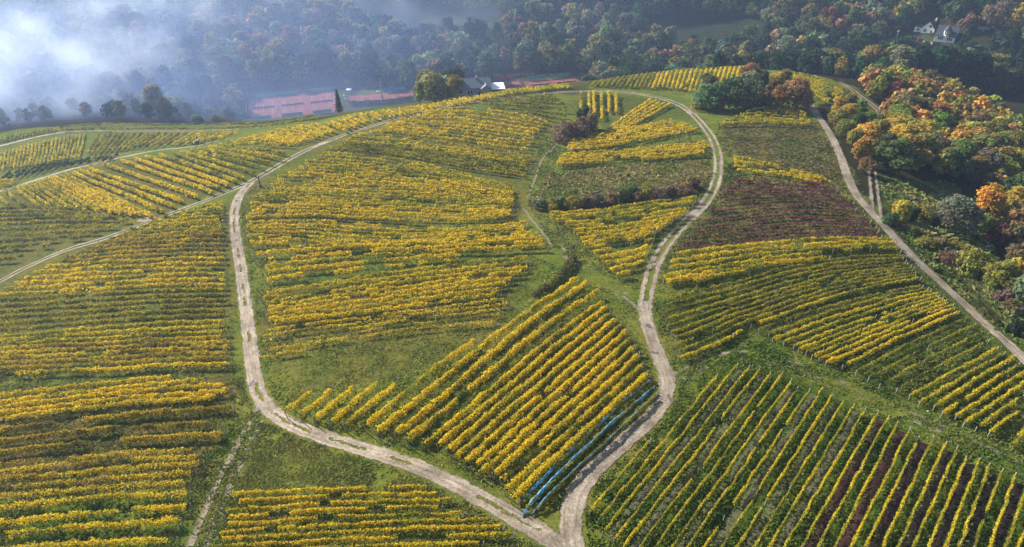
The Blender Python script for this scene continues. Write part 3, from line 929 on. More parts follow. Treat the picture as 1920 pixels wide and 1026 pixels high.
field('along the very crest', 'row along the crest', [(0, [(1100, 156), (1150, 147), (1250, 135), (1330, 128), (1405, 125)])], 1, OLIVE, dmax=286, adj='long green', where='and only one')
field('right of the hilltop tree clump', 'vine rows right of the tree clump', [(0, [(1478, 136), (1520, 144), (1570, 160), (1588, 172)]), (6, [(1508, 166), (1530, 180), (1553, 192)])], 7, YEL, adj='yellow-green', dmax=300)

# how large every row shows; the 300 largest are things of their own
for r_ in ROWS:
    l3 = np.column_stack([r_['line'], H(r_['line'][:, 0], r_['line'][:, 1])])
    px, py, d = project(l3[:, 0], l3[:, 1], l3[:, 2] + 0.9)
    inf = (px > 0) & (px < 1920) & (py > 0) & (py < 1026)
    seg = np.hypot(np.diff(px), np.diff(py)) * (inf[1:] | inf[:-1])
    r_['d'] = float(np.median(d))
    r_['size'] = float((seg * (r_['h'] * F_PX / d[1:])).sum())
rank = sorted(range(len(ROWS)), key=lambda i: -ROWS[i]['size'])
for k, i in enumerate(rank):
    ROWS[i]['own'] = k < 298


def row_foliage(r_, r):
    line, h, w = r_['line'], r_['h'], r_['w']
    fine, t = resample(line, 0.5)
    L = t[-1]
    d = r_['d']
    size = np.clip(0.00145 * d, 0.12, 0.34)
    per_m = np.clip((1.25 * h + 3.0 * w) * 1.25 / size ** 2, 18, 170) * r_['dens']
    n = int(L * per_m)
    s = r.uniform(0, L, n)
    # single plants along the row: vigour, height, thin spots
    step = 1.15
    npl = int(L / step) + 2
    vig = np.clip(r.normal(0.85, 0.24, npl), 0.15, 1.15)
    bulge = r.uniform(0.7, 1.35, npl)
    top = r.uniform(0.84, 1.14, npl)
    seed = int(r.integers(1e6))
    thin = smooth_noise(s, s * 0, 5.5, seed, 2)
    pi = (s / step).astype(int)
    keep = (r.uniform(size=n) < vig[pi]) & (thin > r_['gap'] - 0.25 * r.uniform(size=n))
    s, pi, thin = s[keep], pi[keep], thin[keep]
    n = len(s)
    x = np.interp(s, t, fine[:, 0])
    y = np.interp(s, t, fine[:, 1])
    tg = unit(np.gradient(fine, axis=0))
    tx, ty = np.interp(s, t, tg[:, 0]), np.interp(s, t, tg[:, 1])
    zr = r.beta(1.7, 1.15, n)
    z0 = h * 0.36
    ht = h * top[pi]
    z = z0 + (ht - z0) * zr + (r.uniform(size=n) < 0.05) * r.uniform(0, 0.22, n)
    lat = r.normal(size=n) * w * bulge[pi] * (0.75 + 0.45 * (zr < 0.75)) * (1 - 0.35 * zr) + smooth_noise(s, s * 0, 2.3, seed + 7) * 0.10
    lat = np.clip(lat, -2.1 * w, 2.1 * w)
    x = x + ty * lat
    y = y - tx * lat
    C = np.column_stack([x, y, H(x, y) + z])
    side = np.sign(lat)[:, None] * np.column_stack([ty, -tx, np.zeros(n)])
    nr = unit(side * 0.6 + np.array([0, 0, 0.45]) + r.normal(size=(n, 3)) * 0.75)
    Q = leaf_quads(C, nr, size * r.uniform(0.7, 1.35, n), r)
    c = np.array(r_['look'])
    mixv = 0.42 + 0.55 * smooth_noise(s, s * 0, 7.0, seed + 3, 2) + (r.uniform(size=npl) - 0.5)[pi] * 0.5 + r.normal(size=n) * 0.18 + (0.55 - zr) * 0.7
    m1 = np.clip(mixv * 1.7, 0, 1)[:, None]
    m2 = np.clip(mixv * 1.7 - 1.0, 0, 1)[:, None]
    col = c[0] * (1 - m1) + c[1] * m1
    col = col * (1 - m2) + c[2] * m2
    br = (r.uniform(size=n) < 0.04)[:, None]
    col = np.where(br, np.array([0.16, 0.085, 0.03]), col) * r.uniform(0.75, 1.25, (n, 1))
    return Q, col


post_mesh = MB().box(-0.045, 0.045, -0.045, 0.045, -0.3, 1.0).add([(-.02, -.02, 1), (.02, -.02, 1), (.02, .02, 1), (-.02, .02, 1), (0, 0, 1.03)], [(0, 1, 4), (1, 2, 4), (2, 3, 4), (3, 0, 4)]).mesh('end_post', MAT_POST)
ROW_DIRS = []
farQ, farC = [], []
for i, r_ in enumerate(ROWS):
    rr = np.random.default_rng(1000 + i)
    Q, col = row_foliage(r_, rr)
    if len(Q) == 0:
        continue
    if not r_['own']:
        farQ.append(Q)
        farC.append(col)
        continue
    line = r_['line']
    base = np.array([line[0, 0], line[0, 1], float(H(line[0, 0], line[0, 1]))])
    root = thing('vine_row', r_['label'], 'vine row', base, 0, r_['group'])
    put('foliage', quads('foliage', Q - base, col, MAT_VINE), root)
    fine, t = resample(line, 1.15)
    if r_['d'] < 215:
        x, y = fine[:, 0], fine[:, 1]
        z = H(x, y)
        V, Fc = [], []
        for k in range(len(fine)):
            jx, jy = rr.normal(size=2) * 0.05
            for a in range(3):
                V.append((x[k] + 0.04 * math.cos(a * 2.1), y[k] + 0.04 * math.sin(a * 2.1), z[k] - 0.05))
            for a in range(3):
                V.append((x[k] + jx + 0.03 * math.cos(a * 2.1), y[k] + jy + 0.03 * math.sin(a * 2.1), z[k] + 0.95))
            o6 = 6 * k
            Fc += [(o6, o6 + 1, o6 + 4, o6 + 3), (o6 + 1, o6 + 2, o6 + 5, o6 + 4), (o6 + 2, o6, o6 + 3, o6 + 5)]
        mp_ = MB()
        for k in range(3, len(fine) - 2, 4):
            mp_.box(x[k] - base[0] - .03, x[k] - base[0] + .03, y[k] - base[1] - .03, y[k] - base[1] + .03, z[k] - base[2] - .2, z[k] - base[2] + r_['h'] * 1.07)
        if mp_.v and r_['d'] < 150:
            put('line_post', mp_.mesh('line_post', MAT_POST), root, kind='stuff')
        put('vine_stem', grid_mesh('vine_stem', np.array(V) - base, Fc, None, None, [MAT_STEM]), root, kind='stuff')
    if r_['d'] < 170:
        for e, sgn in ((0, 1), (-1, -1)):
            q = line[e]
            tg = unit(line[1] - line[0]) if e == 0 else unit(line[-2] - line[-1])
            q = q - tg * 0.35
            p = put('end_post', post_mesh, root, (q[0] - base[0], q[1] - base[1], float(H(q[0], q[1])) - base[2]))
            p.scale = (1, 1, r_['h'] * 1.03)
            lean = 0.16
            p.rotation_euler = (lean * tg[1] * 1.0, -lean * tg[0] * 1.0, 0)
if farQ:
    o = put('vineyard', quads('vineyard', np.concatenate(farQ), np.concatenate(farC), MAT_VINE), kind='stuff')
print('ROWS', len(ROWS), 'far quads', sum(len(q) for q in farQ), 'all quads', sum(len(o.data.polygons) for o in S.objects if o.name.startswith('foliage')))

# strips of bare and dark soil between the rows of the bottom right block
def soil_mat(name, c0, c1, dark):
    m, nt, out = new_mat(name)
    tc = N(nt, 'ShaderNodeTexCoord')
    uv = N(nt, 'ShaderNodeUVMap', uv_map='across')
    sep = N(nt, 'ShaderNodeSeparateXYZ')
    nt.links.new(uv.outputs[0], sep.inputs[0])
    co = tc.outputs['Object']
    fine = noise(nt, co, 4.0, 5, 0.7)
    mid = noise(nt, co, 0.9, 5, 0.7)
    c = mix_col(nt, ramp(nt, fine, 0.3, 0.7), c0, c1)
    g = mix_col(nt, ramp(nt, fine, 0.3, 0.7), (0.040, 0.066, 0.012), (0.075, 0.11, 0.02))
    au = math_node(nt, 'ADD', math_node(nt, 'ABSOLUTE', sep.outputs[0]), math_node(nt, 'MULTIPLY', math_node(nt, 'SUBTRACT', mid, 0.5), 1.0))
    f = math_node(nt, 'MAXIMUM', ramp(nt, au, 0.62, 0.9), math_node(nt, 'MULTIPLY', ramp(nt, mid, 0.5, 0.68), 0.85 if not dark else 0.12), True)
    c = mix_col(nt, f, c, g)
    b = N(nt, 'ShaderNodeBsdfDiffuse')
    nt.links.new(c, b.inputs[0])
    bp = N(nt, 'ShaderNodeBump')
    bp.inputs['Strength'].default_value = 0.8
    bp.inputs['Distance'].default_value = 0.15
    nt.links.new(fine, bp.inputs['Height'])
    nt.links.new(bp.outputs[0], b.inputs['Normal'])
    nt.links.new(b.outputs[0], out.inputs[0])
    return m


SOILS = {'grey': soil_mat('grey_soil', (0.065, 0.066, 0.034), (0.13, 0.118, 0.066), False), 'red': soil_mat('red_soil', (0.034, 0.018, 0.016), (0.068, 0.034, 0.030), True), 'dark': soil_mat('dark_soil', (0.014, 0.010, 0.010), (0.038, 0.026, 0.024), True),
         'straw': soil_mat('straw_mulch', (0.20, 0.15, 0.075), (0.34, 0.26, 0.14), False), 'lush': soil_mat('lush_grass', (0.035, 0.06, 0.01), (0.06, 0.10, 0.016), True)}


BARE = []


def soil_strip(name, a, b_, mat, frac=0.5, half=0.75, zoff=0.045):
    mid = a * (1 - frac) + b_ * frac
    BARE.append((resample(mid, 0.8)[0], half))
    w, t = resample(mid, 0.8)
    tg = unit(np.gradient(w, axis=0))
    V, UV = [], []
    for u in np.linspace(-1, 1, 7):
        x, y = w[:, 0] + tg[:, 1] * u * half * 1.25, w[:, 1] - tg[:, 0] * u * half * 1.25
        V.append(np.column_stack([x, y, H(x, y) + zoff]))
        UV.append(np.column_stack([np.full(len(t), u * 1.25 * 0.72), t]))
    V, UV = np.stack(V, 1), np.stack(UV, 1)
    n, k = V.shape[:2]
    ii = np.arange(n * k).reshape(n, k)
    f = np.stack([ii[:-1, :-1], ii[:-1, 1:], ii[1:, 1:], ii[1:, :-1]], -1).reshape(-1, 4)[:, ::-1]
    me = grid_mesh(name, V.reshape(-1, 3), f, None, UV.reshape(-1, 2), [mat])
    return put(name, me, kind='structure')


for k in range(0, 29):
    a, b_ = F12_ROWS[k]['line'], F12_ROWS[k + 1]['line']
    hw = 0.34 * float(np.median(np.linalg.norm(a - b_, axis=1)))
    if k in (15, 17):
        soil_strip('soil_strip', a, b_, SOILS['red'], half=hw)
    elif k in (19, 21, 23, 25, 27):
        soil_strip('soil_strip', a, b_, SOILS['dark'], half=hw)
    elif k in (2, 4, 7, 9, 11, 13):
        soil_strip('soil_strip', a, b_, SOILS['grey'], half=hw * 0.8)
F10 = []
_unused = [r_ for r_ in ROWS if r_['group'].startswith('slanting rows in the central')]
for k in range(len(F10) - 1):
    if k in (6,):
        soil_strip('soil_strip', F10[k]['line'], F10[k + 1]['line'], SOILS['straw'], frac=0.22, half=0.3)
# ------------------------------------------------------------------ trees and shrubs
def crown_mesh(name, seed, n, size, lobes=12, tall=1.0, bottom=0.22, spread=0.36, kind='broad'):
    """crown of a tree one metre tall: leaf clumps spread over uneven lobes; tint varies from clump to clump"""
    r = np.random.default_rng(seed)
    P, Nn, Cc = [], [], []
    if kind == 'conifer':
        k = n
        t = r.uniform(0, 1, k) ** 0.75
        tier = np.floor(t * 13) / 13
        rad = 0.20 * (1 - tier) * (0.6 + 0.4 * (1 - (t * 13 % 1))) + 0.01
        a = r.uniform(0, 2 * math.pi, k)
        rr = rad * np.sqrt(r.uniform(0.25, 1, k)) * (0.85 + 0.3 * np.sin(a * 5 + tier * 40))
        P = np.column_stack([rr * np.cos(a), rr * np.sin(a), 0.10 + 0.9 * t - 0.25 * rr])
        Nn = unit(np.column_stack([np.cos(a), np.sin(a), np.full(k, 0.9)]) + r.normal(size=(k, 3)) * 0.5)
        Cc = np.ones((k, 3)) * (r.uniform(0.7, 1.25, (k, 1)))
    else:
        cen, rad = [], []
        zc = (1 + bottom) / 2
        for i in range(lobes):
            a = i * 2.399 + r.uniform(-0.4, 0.4)
            q = (i + 0.5) / lobes
            zz = bottom + 0.12 + (0.80 - bottom) * q
            prof = math.sin(math.pi * min(1, 0.22 + 0.72 * q)) ** 0.8
            rho = spread * prof * r.uniform(0.25, 0.95)
            cen.append((rho * math.cos(a), rho * math.sin(a), zz + r.uniform(-0.05, 0.05)))
            rad.append(spread * r.uniform(0.26, 0.54) * (0.75 + 0.35 * prof))
        cen, rad = np.array(cen), np.array(rad)
        top = cen[:, 2] + rad
        cen[:, 2] += 1.0 - top.max()
        shade = r.uniform(0.75, 1.25, (lobes, 1)) * (1 + r.normal(size=(lobes, 3)) * np.array([0.11, 0.05, 0.06]))
        wts = rad ** 2 / (rad ** 2).sum()
        li = r.choice(lobes, n * 2, p=wts)
        u = unit(r.normal(size=(n * 2, 3)))
        u[:, 2] = np.where(u[:, 2] < -0.55, -u[:, 2], u[:, 2])
        # each lobe is broken into twig clumps
        cl = 0.5 + 0.5 * np.sin(u[:, 0] * 7 + li) * np.sin(u[:, 1] * 7 + li * 2.1) + 0.35 * np.sin(u[:, 2] * 9 + li)
        rr = rad[li] * (0.72 + 0.30 * cl + 0.14 * r.normal(size=n * 2)) * np.where(r.uniform(size=n * 2) < 0.22, r.uniform(0.4, 0.9, n * 2), 1)
        P = cen[li] + u * rr[:, None] * np.array([1, 1, 0.88])
        dd = np.linalg.norm((P[:, None, :] - cen[None]) / np.array([1, 1, 0.88]), axis=2) / rad[None]
        deep = (dd < 0.72).sum(1) > 0
        keep = (~deep | (r.uniform(size=n * 2) < 0.15)) & (P[:, 2] > bottom * 0.6)
        keep &= r.uniform(size=n * 2) < 0.55 + 0.5 * cl
        P, u, li, cl = P[keep][:n], u[keep][:n], li[keep][:n], cl[keep][:n]
        Nn = unit(u * 0.8 + np.array([0, 0, 0.25]) + r.normal(size=u.shape) * 0.55)
        Cc = shade[li] * (0.86 + 0.28 * cl[:, None]) * r.uniform(0.72, 1.28, (len(P), 1))
    P = P * np.array([1, 1, tall])
    Q = leaf_quads(P, Nn, size * r.uniform(0.65, 1.35, len(P)), r)
    return quads(name, Q, Cc, MAT_CROWN), Q, Cc


def trunk_mesh(name, seed, bottom=0.22, spread=0.3, r0=0.024):
    r = np.random.default_rng(seed + 500)
    m = MB()
    lean = r.normal(size=2) * 0.02
    m.tube([(0, 0, -0.05), (0, 0, 0.06), (lean[0], lean[1], 0.35), (lean[0] * 2, lean[1] * 2, 0.62), (lean[0] * 2.5, lean[1] * 2.5, 0.85)], [r0 * 1.35, r0, r0 * 0.8, r0 * 0.45, r0 * 0.12], 7)
    for i in range(6):
        a = i * 2.4 + r.uniform(-.4, .4)
        z = bottom + 0.05 + i * 0.08
        k = spread * r.uniform(0.6, 0.95)
        m.tube([(lean[0], lean[1], z), (lean[0] + 0.5 * k * math.cos(a), lean[1] + 0.5 * k * math.sin(a), z + 0.10), (lean[0] + k * math.cos(a), lean[1] + k * math.sin(a), z + 0.24)], [r0 * 0.5, r0 * 0.3, r0 * 0.08], 5)
    return m.mesh(name, MAT_BARK, True)


BROAD = []
for i in range(7):
    sp = (0.40, 0.34, 0.44, 0.37, 0.31, 0.42, 0.36)[i]
    bt = (0.16, 0.20, 0.12, 0.18, 0.14, 0.16, 0.10)[i]
    cm, Q, C = crown_mesh('crown', 40 + i, 3600, 0.042, (18, 16, 22, 19, 15, 24, 20)[i], 1, bt, sp)
    BROAD.append((cm, trunk_mesh('trunk', 40 + i, bt, sp * 0.8), Q, C))
CONIF = []
for i in range(2):
    cm, Q, C = crown_mesh('crown', 70 + i, 1800, 0.05, kind='conifer')
    CONIF.append((cm, MB().tube([(0, 0, -0.05), (0, 0, 0.5), (0, 0, 0.96)], [0.02, 0.012, 0.002], 6).mesh('trunk', MAT_BARK, True), Q, C))
BUSH = []
for i in range(4):
    cm, Q, C = crown_mesh('foliage', 90 + i, 1500, 0.085, (9, 12, 8, 14)[i], 1, 0.02, (0.62, 0.75, 0.55, 0.85)[i])
    m_ = MB()
    rr = np.random.default_rng(i)
    for k in range(5):
        a = k * 1.26 + rr.uniform(-.3, .3)
        m_.tube([(0.05 * math.cos(a), 0.05 * math.sin(a), -0.05), (0.2 * math.cos(a), 0.2 * math.sin(a), 0.35), (0.33 * math.cos(a), 0.33 * math.sin(a), 0.7)], [0.03, 0.02, 0.006], 5)
    BUSH.append((cm, m_.mesh('stem', MAT_BARK, True), Q, C))

TINTS = {'orange': (0.33, 0.185, 0.068), 'golden': (0.40, 0.285, 0.050), 'olive': (0.215, 0.195, 0.042), 'green': (0.088, 0.118, 0.042), 'dark green': (0.036, 0.056, 0.026), 'russet': (0.225, 0.130, 0.062),
         'wine-red': (0.165, 0.068, 0.055), 'grey-green': (0.189, 0.210, 0.109), 'yellow-green': (0.235, 0.235, 0.050), 'tan': (0.25, 0.185, 0.085), 'brown': (0.19, 0.135, 0.075), 'purple-brown': (0.155, 0.115, 0.085)}


def plant(name, cat, protos, k, loc, height, tint, label, group, wide=1.0, jit=0.14, r=rng, crown='crown', stem='trunk', rz=None):
    cm, tm = protos[k % len(protos)][:2]
    root = thing(name, label, cat, loc, r.uniform(0, 6.28) if rz is None else rz, group, (height * wide, height * wide, height))
    c = put(crown, cm, root)
    j = 1 + r.normal(size=3) * np.array([jit, jit * 0.6, jit * 0.5])
    c.color = (*[float(max(0.004, a * b_)) for a, b_ in zip(tint, j)], 1)
    put(stem, tm, root)
    return root


BIG_TREES = []      # everything planted singly on the hill and by the courts, so that the wood keeps clear of it


def tree_at(px, py, height, tint, label, group, k=0, name='broadleaf_tree', wide=1.0, dmax=360, protos=None, cat='tree'):
    p = P3(px, py, dmax)
    BIG_TREES.append((p[0], p[1], height * 0.3 * wide))
    if name in ('shrub', 'bramble_bush'):
        return plant(name, 'shrub', protos or BUSH, k, p, height, TINTS[tint], label, group, wide, crown='foliage', stem='stem')
    return plant(name, cat, protos or BROAD, k, p, height, TINTS[tint], label, group, wide)


# clump on the hilltop
G_ = 'trees of the hilltop clump'
tree_at(1322, 205, 8.8, 'grey-green', 'grey-green bushy tree at the left end of the hilltop clump', G_, 2, wide=1.15)
tree_at(1308, 203, 3.7, 'golden', 'small golden bush at the left foot of the hilltop clump', G_, 1, 'shrub', 0.8)
tree_at(1345, 207, 6.0, 'purple-brown', 'low purple-brown shrub in front of the grey-green hilltop tree', G_, 0, 'shrub', 0.8)
tree_at(1326, 186, 9.4, 'green', 'dark green tree behind the grey-green hilltop tree', G_, 0)
tree_at(1366, 203, 11.4, 'green', 'tall broad green tree, left one of the middle hilltop pair', G_, 5, wide=1.1)
tree_at(1392, 203, 12.8, 'grey-green', 'tallest pale green tree in the middle of the hilltop clump', G_, 2, wide=1.0)
tree_at(1398, 172, 10.8, 'russet', 'russet tree rising behind the tall green hilltop trees', G_, 0)
tree_at(1422, 176, 8.8, 'green', 'small green tree right of the russet hilltop tree', G_, 3)
tree_at(1425, 195, 5.7, 'wine-red', 'low wine-red shrub in the gap of the hilltop clump', G_, 1, 'shrub', 0.75)
tree_at(1441, 196, 8.8, 'brown', 'brown tree right of the hilltop gap', G_, 4)
tree_at(1452, 176, 8.0, 'golden', 'bright golden tree in the right half of the hilltop clump', G_, 3)
tree_at(1466, 168, 7.7, 'olive', 'olive tree behind the golden hilltop tree', G_, 1)
tree_at(1458, 202, 8.0, 'olive', 'olive-gold tree left of the big copper hilltop tree', G_, 6)
tree_at(1487, 203, 10.8, 'russet', 'big rounded copper tree at the right end of the hilltop clump', G_, 2, wide=1.05)
tree_at(1410, 205, 4.5, 'dark green', 'low dark shrub under the tall pale green hilltop tree', G_, 3, 'shrub', 0.9)
tree_at(1440, 205, 4.3, 'purple-brown', 'low brown shrub under the brown hilltop tree', G_, 2, 'shrub', 1.0)
tree_at(1510, 200, 4.5, 'golden', 'small golden bush at the top end of the right track', G_, 0, 'shrub', 0.7)
# dark shrub in the middle of the upper slope
G_ = 'shrubs of the dark upper thicket'
tree_at(1062, 262, 6.0, 'purple-brown', 'reddish brown left lobe of the dark upper thicket', G_, 3, 'shrub', 0.75)
tree_at(1082, 258, 6.8, 'purple-brown', 'broad middle shrub of the dark upper thicket', G_, 1, 'shrub', 0.75)
tree_at(1104, 250, 7.0, 'brown', 'right shrub of the dark upper thicket', G_, 0, 'shrub', 0.7)
tree_at(1096, 240, 7.3, 'dark green', 'dark green shrub at the back of the upper thicket', G_, 2, 'shrub', 0.6)
# bramble bank beside the winding track
G_ = 'shrubs of the bramble bank'
for j, (px, py, hh_, tint, lab) in enumerate([
        (1012, 392, 2.2, 'grey-green', 'pale olive bramble bush at the left tip of the bank'), (1030, 394, 2.4, 'olive', 'olive bramble bush, second from the left tip of the bank'),
        (1050, 391, 2.2, 'grey-green', 'pale bramble bush, third from the left tip of the bank'), (1073, 389, 2.1, 'olive', 'olive bramble bush, fourth from the left tip of the bank'),
        (1098, 388, 2.1, 'brown', 'brown bramble bush, fifth from the left tip of the bank'), (1122, 385, 2.0, 'purple-brown', 'purple-brown bramble bush, sixth from the left tip of the bank'),
        (1146, 382, 1.9, 'brown', 'brown bramble bush, seventh from the left tip of the bank'), (1170, 378, 2.0, 'dark green', 'dark green bramble bush in the middle of the bank'),
        (1187, 370, 2.3, 'green', 'green bramble bush just behind the dark green one'), (1212, 366, 2.2, 'yellow-green', 'yellow-green bramble bush right of the bank middle'),
        (1196, 378, 1.8, 'brown', 'brown bramble bush below the yellow-green one'), (1234, 370, 1.8, 'purple-brown', 'purple-brown bramble bush, fourth from the right bank end'),
        (1258, 366, 1.8, 'purple-brown', 'purple-brown bramble bush, third from the right bank end'), (1283, 362, 1.9, 'brown', 'brown bramble bush, second from the right bank end'),
        (1302, 354, 2.0, 'wine-red', 'wine-red bramble bush at the right end of the bank')]):
    tree_at(px, py, hh_ * 1.4, tint, lab, G_, j, 'bramble_bush', 0.95)
# slope right of the right-hand track
G_ = 'shrubs on the slope right of the track'
for j, (px, py, hh_, tint, lab, nm, wd) in enumerate([
        (1684, 413, 4.2, 'golden', 'golden-topped shrub standing alone in the right meadow', 'shrub', 0.7), (1668, 420, 2.6, 'green', 'green shrub left of the golden-topped meadow shrub', 'shrub', 0.8),
        (1708, 415, 2.8, 'dark green', 'dark green shrub right of the golden-topped meadow shrub', 'shrub', 0.9), (1728, 414, 3.4, 'yellow-green', 'yellow-green shrub below the right meadow', 'shrub', 0.65),
        (1742, 424, 2.6, 'dark green', 'dark shrub in shade left of the big grey-green tree', 'shrub', 0.9), (1785, 430, 7.0, 'grey-green', 'big pale grey-green tree below the right meadow', 'broadleaf_tree', 1.1),
        (1808, 442, 6.0, 'grey-green', 'smaller grey-green tree beside the big pale one', 'broadleaf_tree', 1.0), (1845, 408, 7.2, 'golden', 'golden tree left of the raised hide', 'broadleaf_tree', 1.0),
        (1842, 440, 4.2, 'olive', 'olive shrub below the golden tree by the hide', 'shrub', 0.7), (1863, 452, 3.8, 'wine-red', 'wine-red shrub below the raised hide', 'shrub', 0.75),
        (1888, 462, 4.6, 'russet', 'russet shrub right below the raised hide', 'shrub', 0.7), (1815, 510, 4.6, 'yellow-green', 'bright yellow-green shrub on the scrubby slope', 'shrub', 0.7),
        (1838, 492, 3.2, 'dark green', 'dark green shrub behind the bright yellow-green one', 'shrub', 0.9), (1866, 545, 5.6, 'yellow-green', 'yellow-green tree low on the scrubby slope', 'broadleaf_tree', 1.15),
        (1893, 530, 4.6, 'golden', 'golden shrub right of the yellow-green slope tree', 'shrub', 0.7), (1908, 570, 5.6, 'grey-green', 'grey-green tree at the right edge above the track', 'broadleaf_tree', 1.2),
        (1872, 574, 3.0, 'purple-brown', 'purple-brown bush below the yellow-green slope tree', 'shrub', 0.8), (1886, 590, 2.6, 'brown', 'brown bush, lowest on the scrubby slope', 'shrub', 0.8),
        (1900, 628, 2.6, 'dark green', 'dark green bush at the right edge nearest the track', 'shrub', 0.8), (1775, 492, 2.0, 'purple-brown', 'grey-purple bush in the bramble slope by track', 'shrub', 1.1),
        (1800, 505, 1.8, 'brown', 'brown bush between the grey-purple and yellow-green bushes', 'shrub', 1.1), (1735, 460, 1.9, 'olive', 'olive bramble bush highest on the bramble slope', 'shrub', 1.3),
        (1762, 466, 2.0, 'brown', 'brown bramble bush right of the highest olive one', 'shrub', 1.2), (1790, 472, 2.0, 'olive', 'olive bramble bush above the bright yellow-green shrub', 'shrub', 1.2),
        (1712, 440, 1.6, 'green', 'green bramble bush nearest the track on bramble slope', 'shrub', 1.3), (1826, 530, 1.9, 'dark green', 'dark bush below the bright yellow-green shrub', 'shrub', 1.1),
        (1848, 520, 2.4, 'brown', 'brown bush between yellow-green shrub and yellow-green tree', 'shrub', 0.9), (1905, 500, 5.0, 'brown', 'brown tree at the right edge above the golden shrub', 'broadleaf_tree', 1.1)]):
    tree_at(px, py, hh_ * 1.28, tint, lab, G_, j, nm, wd)
# strip of bushes between the right track and the wood path
G_ = 'trees of the strip beside the right track'
for j, (px, py, hh_, tint, lab) in enumerate([
        (1572, 212, 4.6, 'golden', 'golden bush at the top of the strip beside right track'), (1590, 205, 4.4, 'olive', 'olive bush at the top right of the track strip'),
        (1568, 236, 4.6, 'olive', 'olive bush, second row of the track strip'), (1586, 232, 5.2, 'golden', 'golden bush in the second row of track strip'), (1606, 222, 5.0, 'yellow-green', 'yellow-green bush beside the wood path'),
        (1583, 258, 4.6, 'yellow-green', 'yellow-green bush near the track in the strip middle'), (1604, 252, 5.4, 'green', 'green tree in the middle of the track strip'), (1626, 246, 5.4, 'yellow-green', 'yellow-green tree by the end of wood path'),
        (1598, 280, 4.8, 'yellow-green', 'yellow-green bush in the lower track strip'), (1620, 276, 6.0, 'golden', 'tall golden tree of the lower track strip'), (1640, 268, 6.0, 'olive', 'olive tree right of the tall golden strip tree'),
        (1612, 306, 6.0, 'golden', 'golden-green tree at the lower end of the track strip'), (1620, 324, 3.4, 'brown', 'brown bush at the lowest tip of the track strip'), (1655, 298, 6.0, 'green', 'green tree at the mouth of the side track'),
        (1548, 186, 2.6, 'yellow-green', 'small yellow-green bush above the right track top')]):
    tree_at(px, py, hh_ * 1.3, tint, lab, G_, j, 'broadleaf_tree', 1.1)

# the autumn wood on the right shoulder
WOOD = [(1600, 172), (1640, 158), (1690, 160), (1760, 176), (1830, 212), (1900, 250), (1975, 285), (1990, 440), (1900, 440), (1870, 385), (1845, 372), (1800, 345), (1700, 332), (1664, 322), (1662, 260), (1650, 222), (1622, 190)]
ww = wpoly(WOOD, 420)
cand = []
x0, y0 = ww.min(0)
x1, y1 = ww.max(0)
for yy in np.arange(y0, y1, 5.9):
    for xx in np.arange(x0, x1, 5.9):
        cand.append((xx + rng.uniform(-1.9, 1.9), yy + rng.uniform(-1.9, 1.9)))
cand = np.array(cand)
cand = cand[inside(ww, cand[:, 0], cand[:, 1])]
cand = cand[~on_track(cand[:, 0], cand[:, 1], 2.0)]
WOOD_TREES = []
for (x, y) in cand:
    if any((x - a) ** 2 + (y - b_) ** 2 < (c_ + 1.4) ** 2 for a, b_, c_ in BIG_TREES):
        continue
    z = float(H(x, y))
    hgt = rng.uniform(7.0, 10.6)
    if not visible([x], [y], [z + hgt * 0.9])[0]:
        continue
    cc = float(smooth_noise(np.array([x]), np.array([y]), 14, 77)[0]) * 0.5 + rng.uniform(0, 1)
    px, py, d = [float(q) for q in project(x, y, z + hgt * 0.7)]
    if px > 1990:
        continue
    warm = np.clip((1830 - px) / 200, 0.2, 1)
    t = rng.uniform()
    names = ['orange', 'golden', 'olive', 'russet', 'yellow-green', 'green', 'wine-red', 'tan', 'brown']
    pr = np.array([0.12 * warm, 0.25, 0.30, 0.045, 0.13, 0.13, 0.008, 0.05, 0.04])
    tint = names[int(rng.choice(len(names), p=pr / pr.sum()))]
    WOOD_TREES.append((x, y, z, hgt, tint, px, py, d, 'wood'))
for q in WOOD_TREES:
    BIG_TREES.append((q[0], q[1], 2.0))

# the forest across the valley
CLEAR_PX = [[(1215, 36), (1425, 34), (1440, 84), (1205, 84)], [(610, 8), (955, 18), (925, 76), (720, 66)], [(462, 172), (450, 240), (640, 228), (790, 200), (800, 166), (640, 160)],
            [(860, 150), (935, 150), (935, 185), (860, 185)], [(932, 136), (1104, 138), (1104, 185), (932, 185)], [(1706, 45), (1806, 48), (1806, 128), (1706, 122)], [(1826, 48), (1854, 48), (1854, 96), (1826, 96)], [(1668, 70), (1688, 70), (1688, 112), (1668, 112)],
            [(1690, 70), (1790, 84), (1790, 94), (1690, 82)], [(1080, 90), (1092, 90), (1122, 145), (1108, 148)], [(930, 96), (975, 94), (975, 108), (930, 108)], [(1140, 118), (1165, 118), (1175, 142), (1135, 142)]]
CLEAR = [wpoly(c) for c in CLEAR_PX]
hill_far = wpoly([(-60, 1120), (1980, 1120), (1980, 640), (1911, 640), (1700, 440), (1603, 350), (1600, 150), (1480, 128), (1400, 120), (1150, 142), (960, 164), (830, 180), (590, 218), (330, 226), (100, 232), (-60, 256)], 330)
FOREST = []
yy = 322.0
while yy < 690:
    st = 9.8 + max(0, (yy - 420)) * 0.014
    xs = np.arange(-0.92 * yy - 20, 0.92 * yy + 20, st)
    for xx in xs:
        FOREST.append((xx + rng.uniform(-0.36, 0.36) * st, yy + rng.uniform(-0.36, 0.36) * st))
    yy += st * 0.92
FOREST = np.array(FOREST)
ok = ~inside(hill_far, FOREST[:, 0], FOREST[:, 1])
for c_ in CLEAR:
    ok &= ~inside(c_, FOREST[:, 0], FOREST[:, 1])
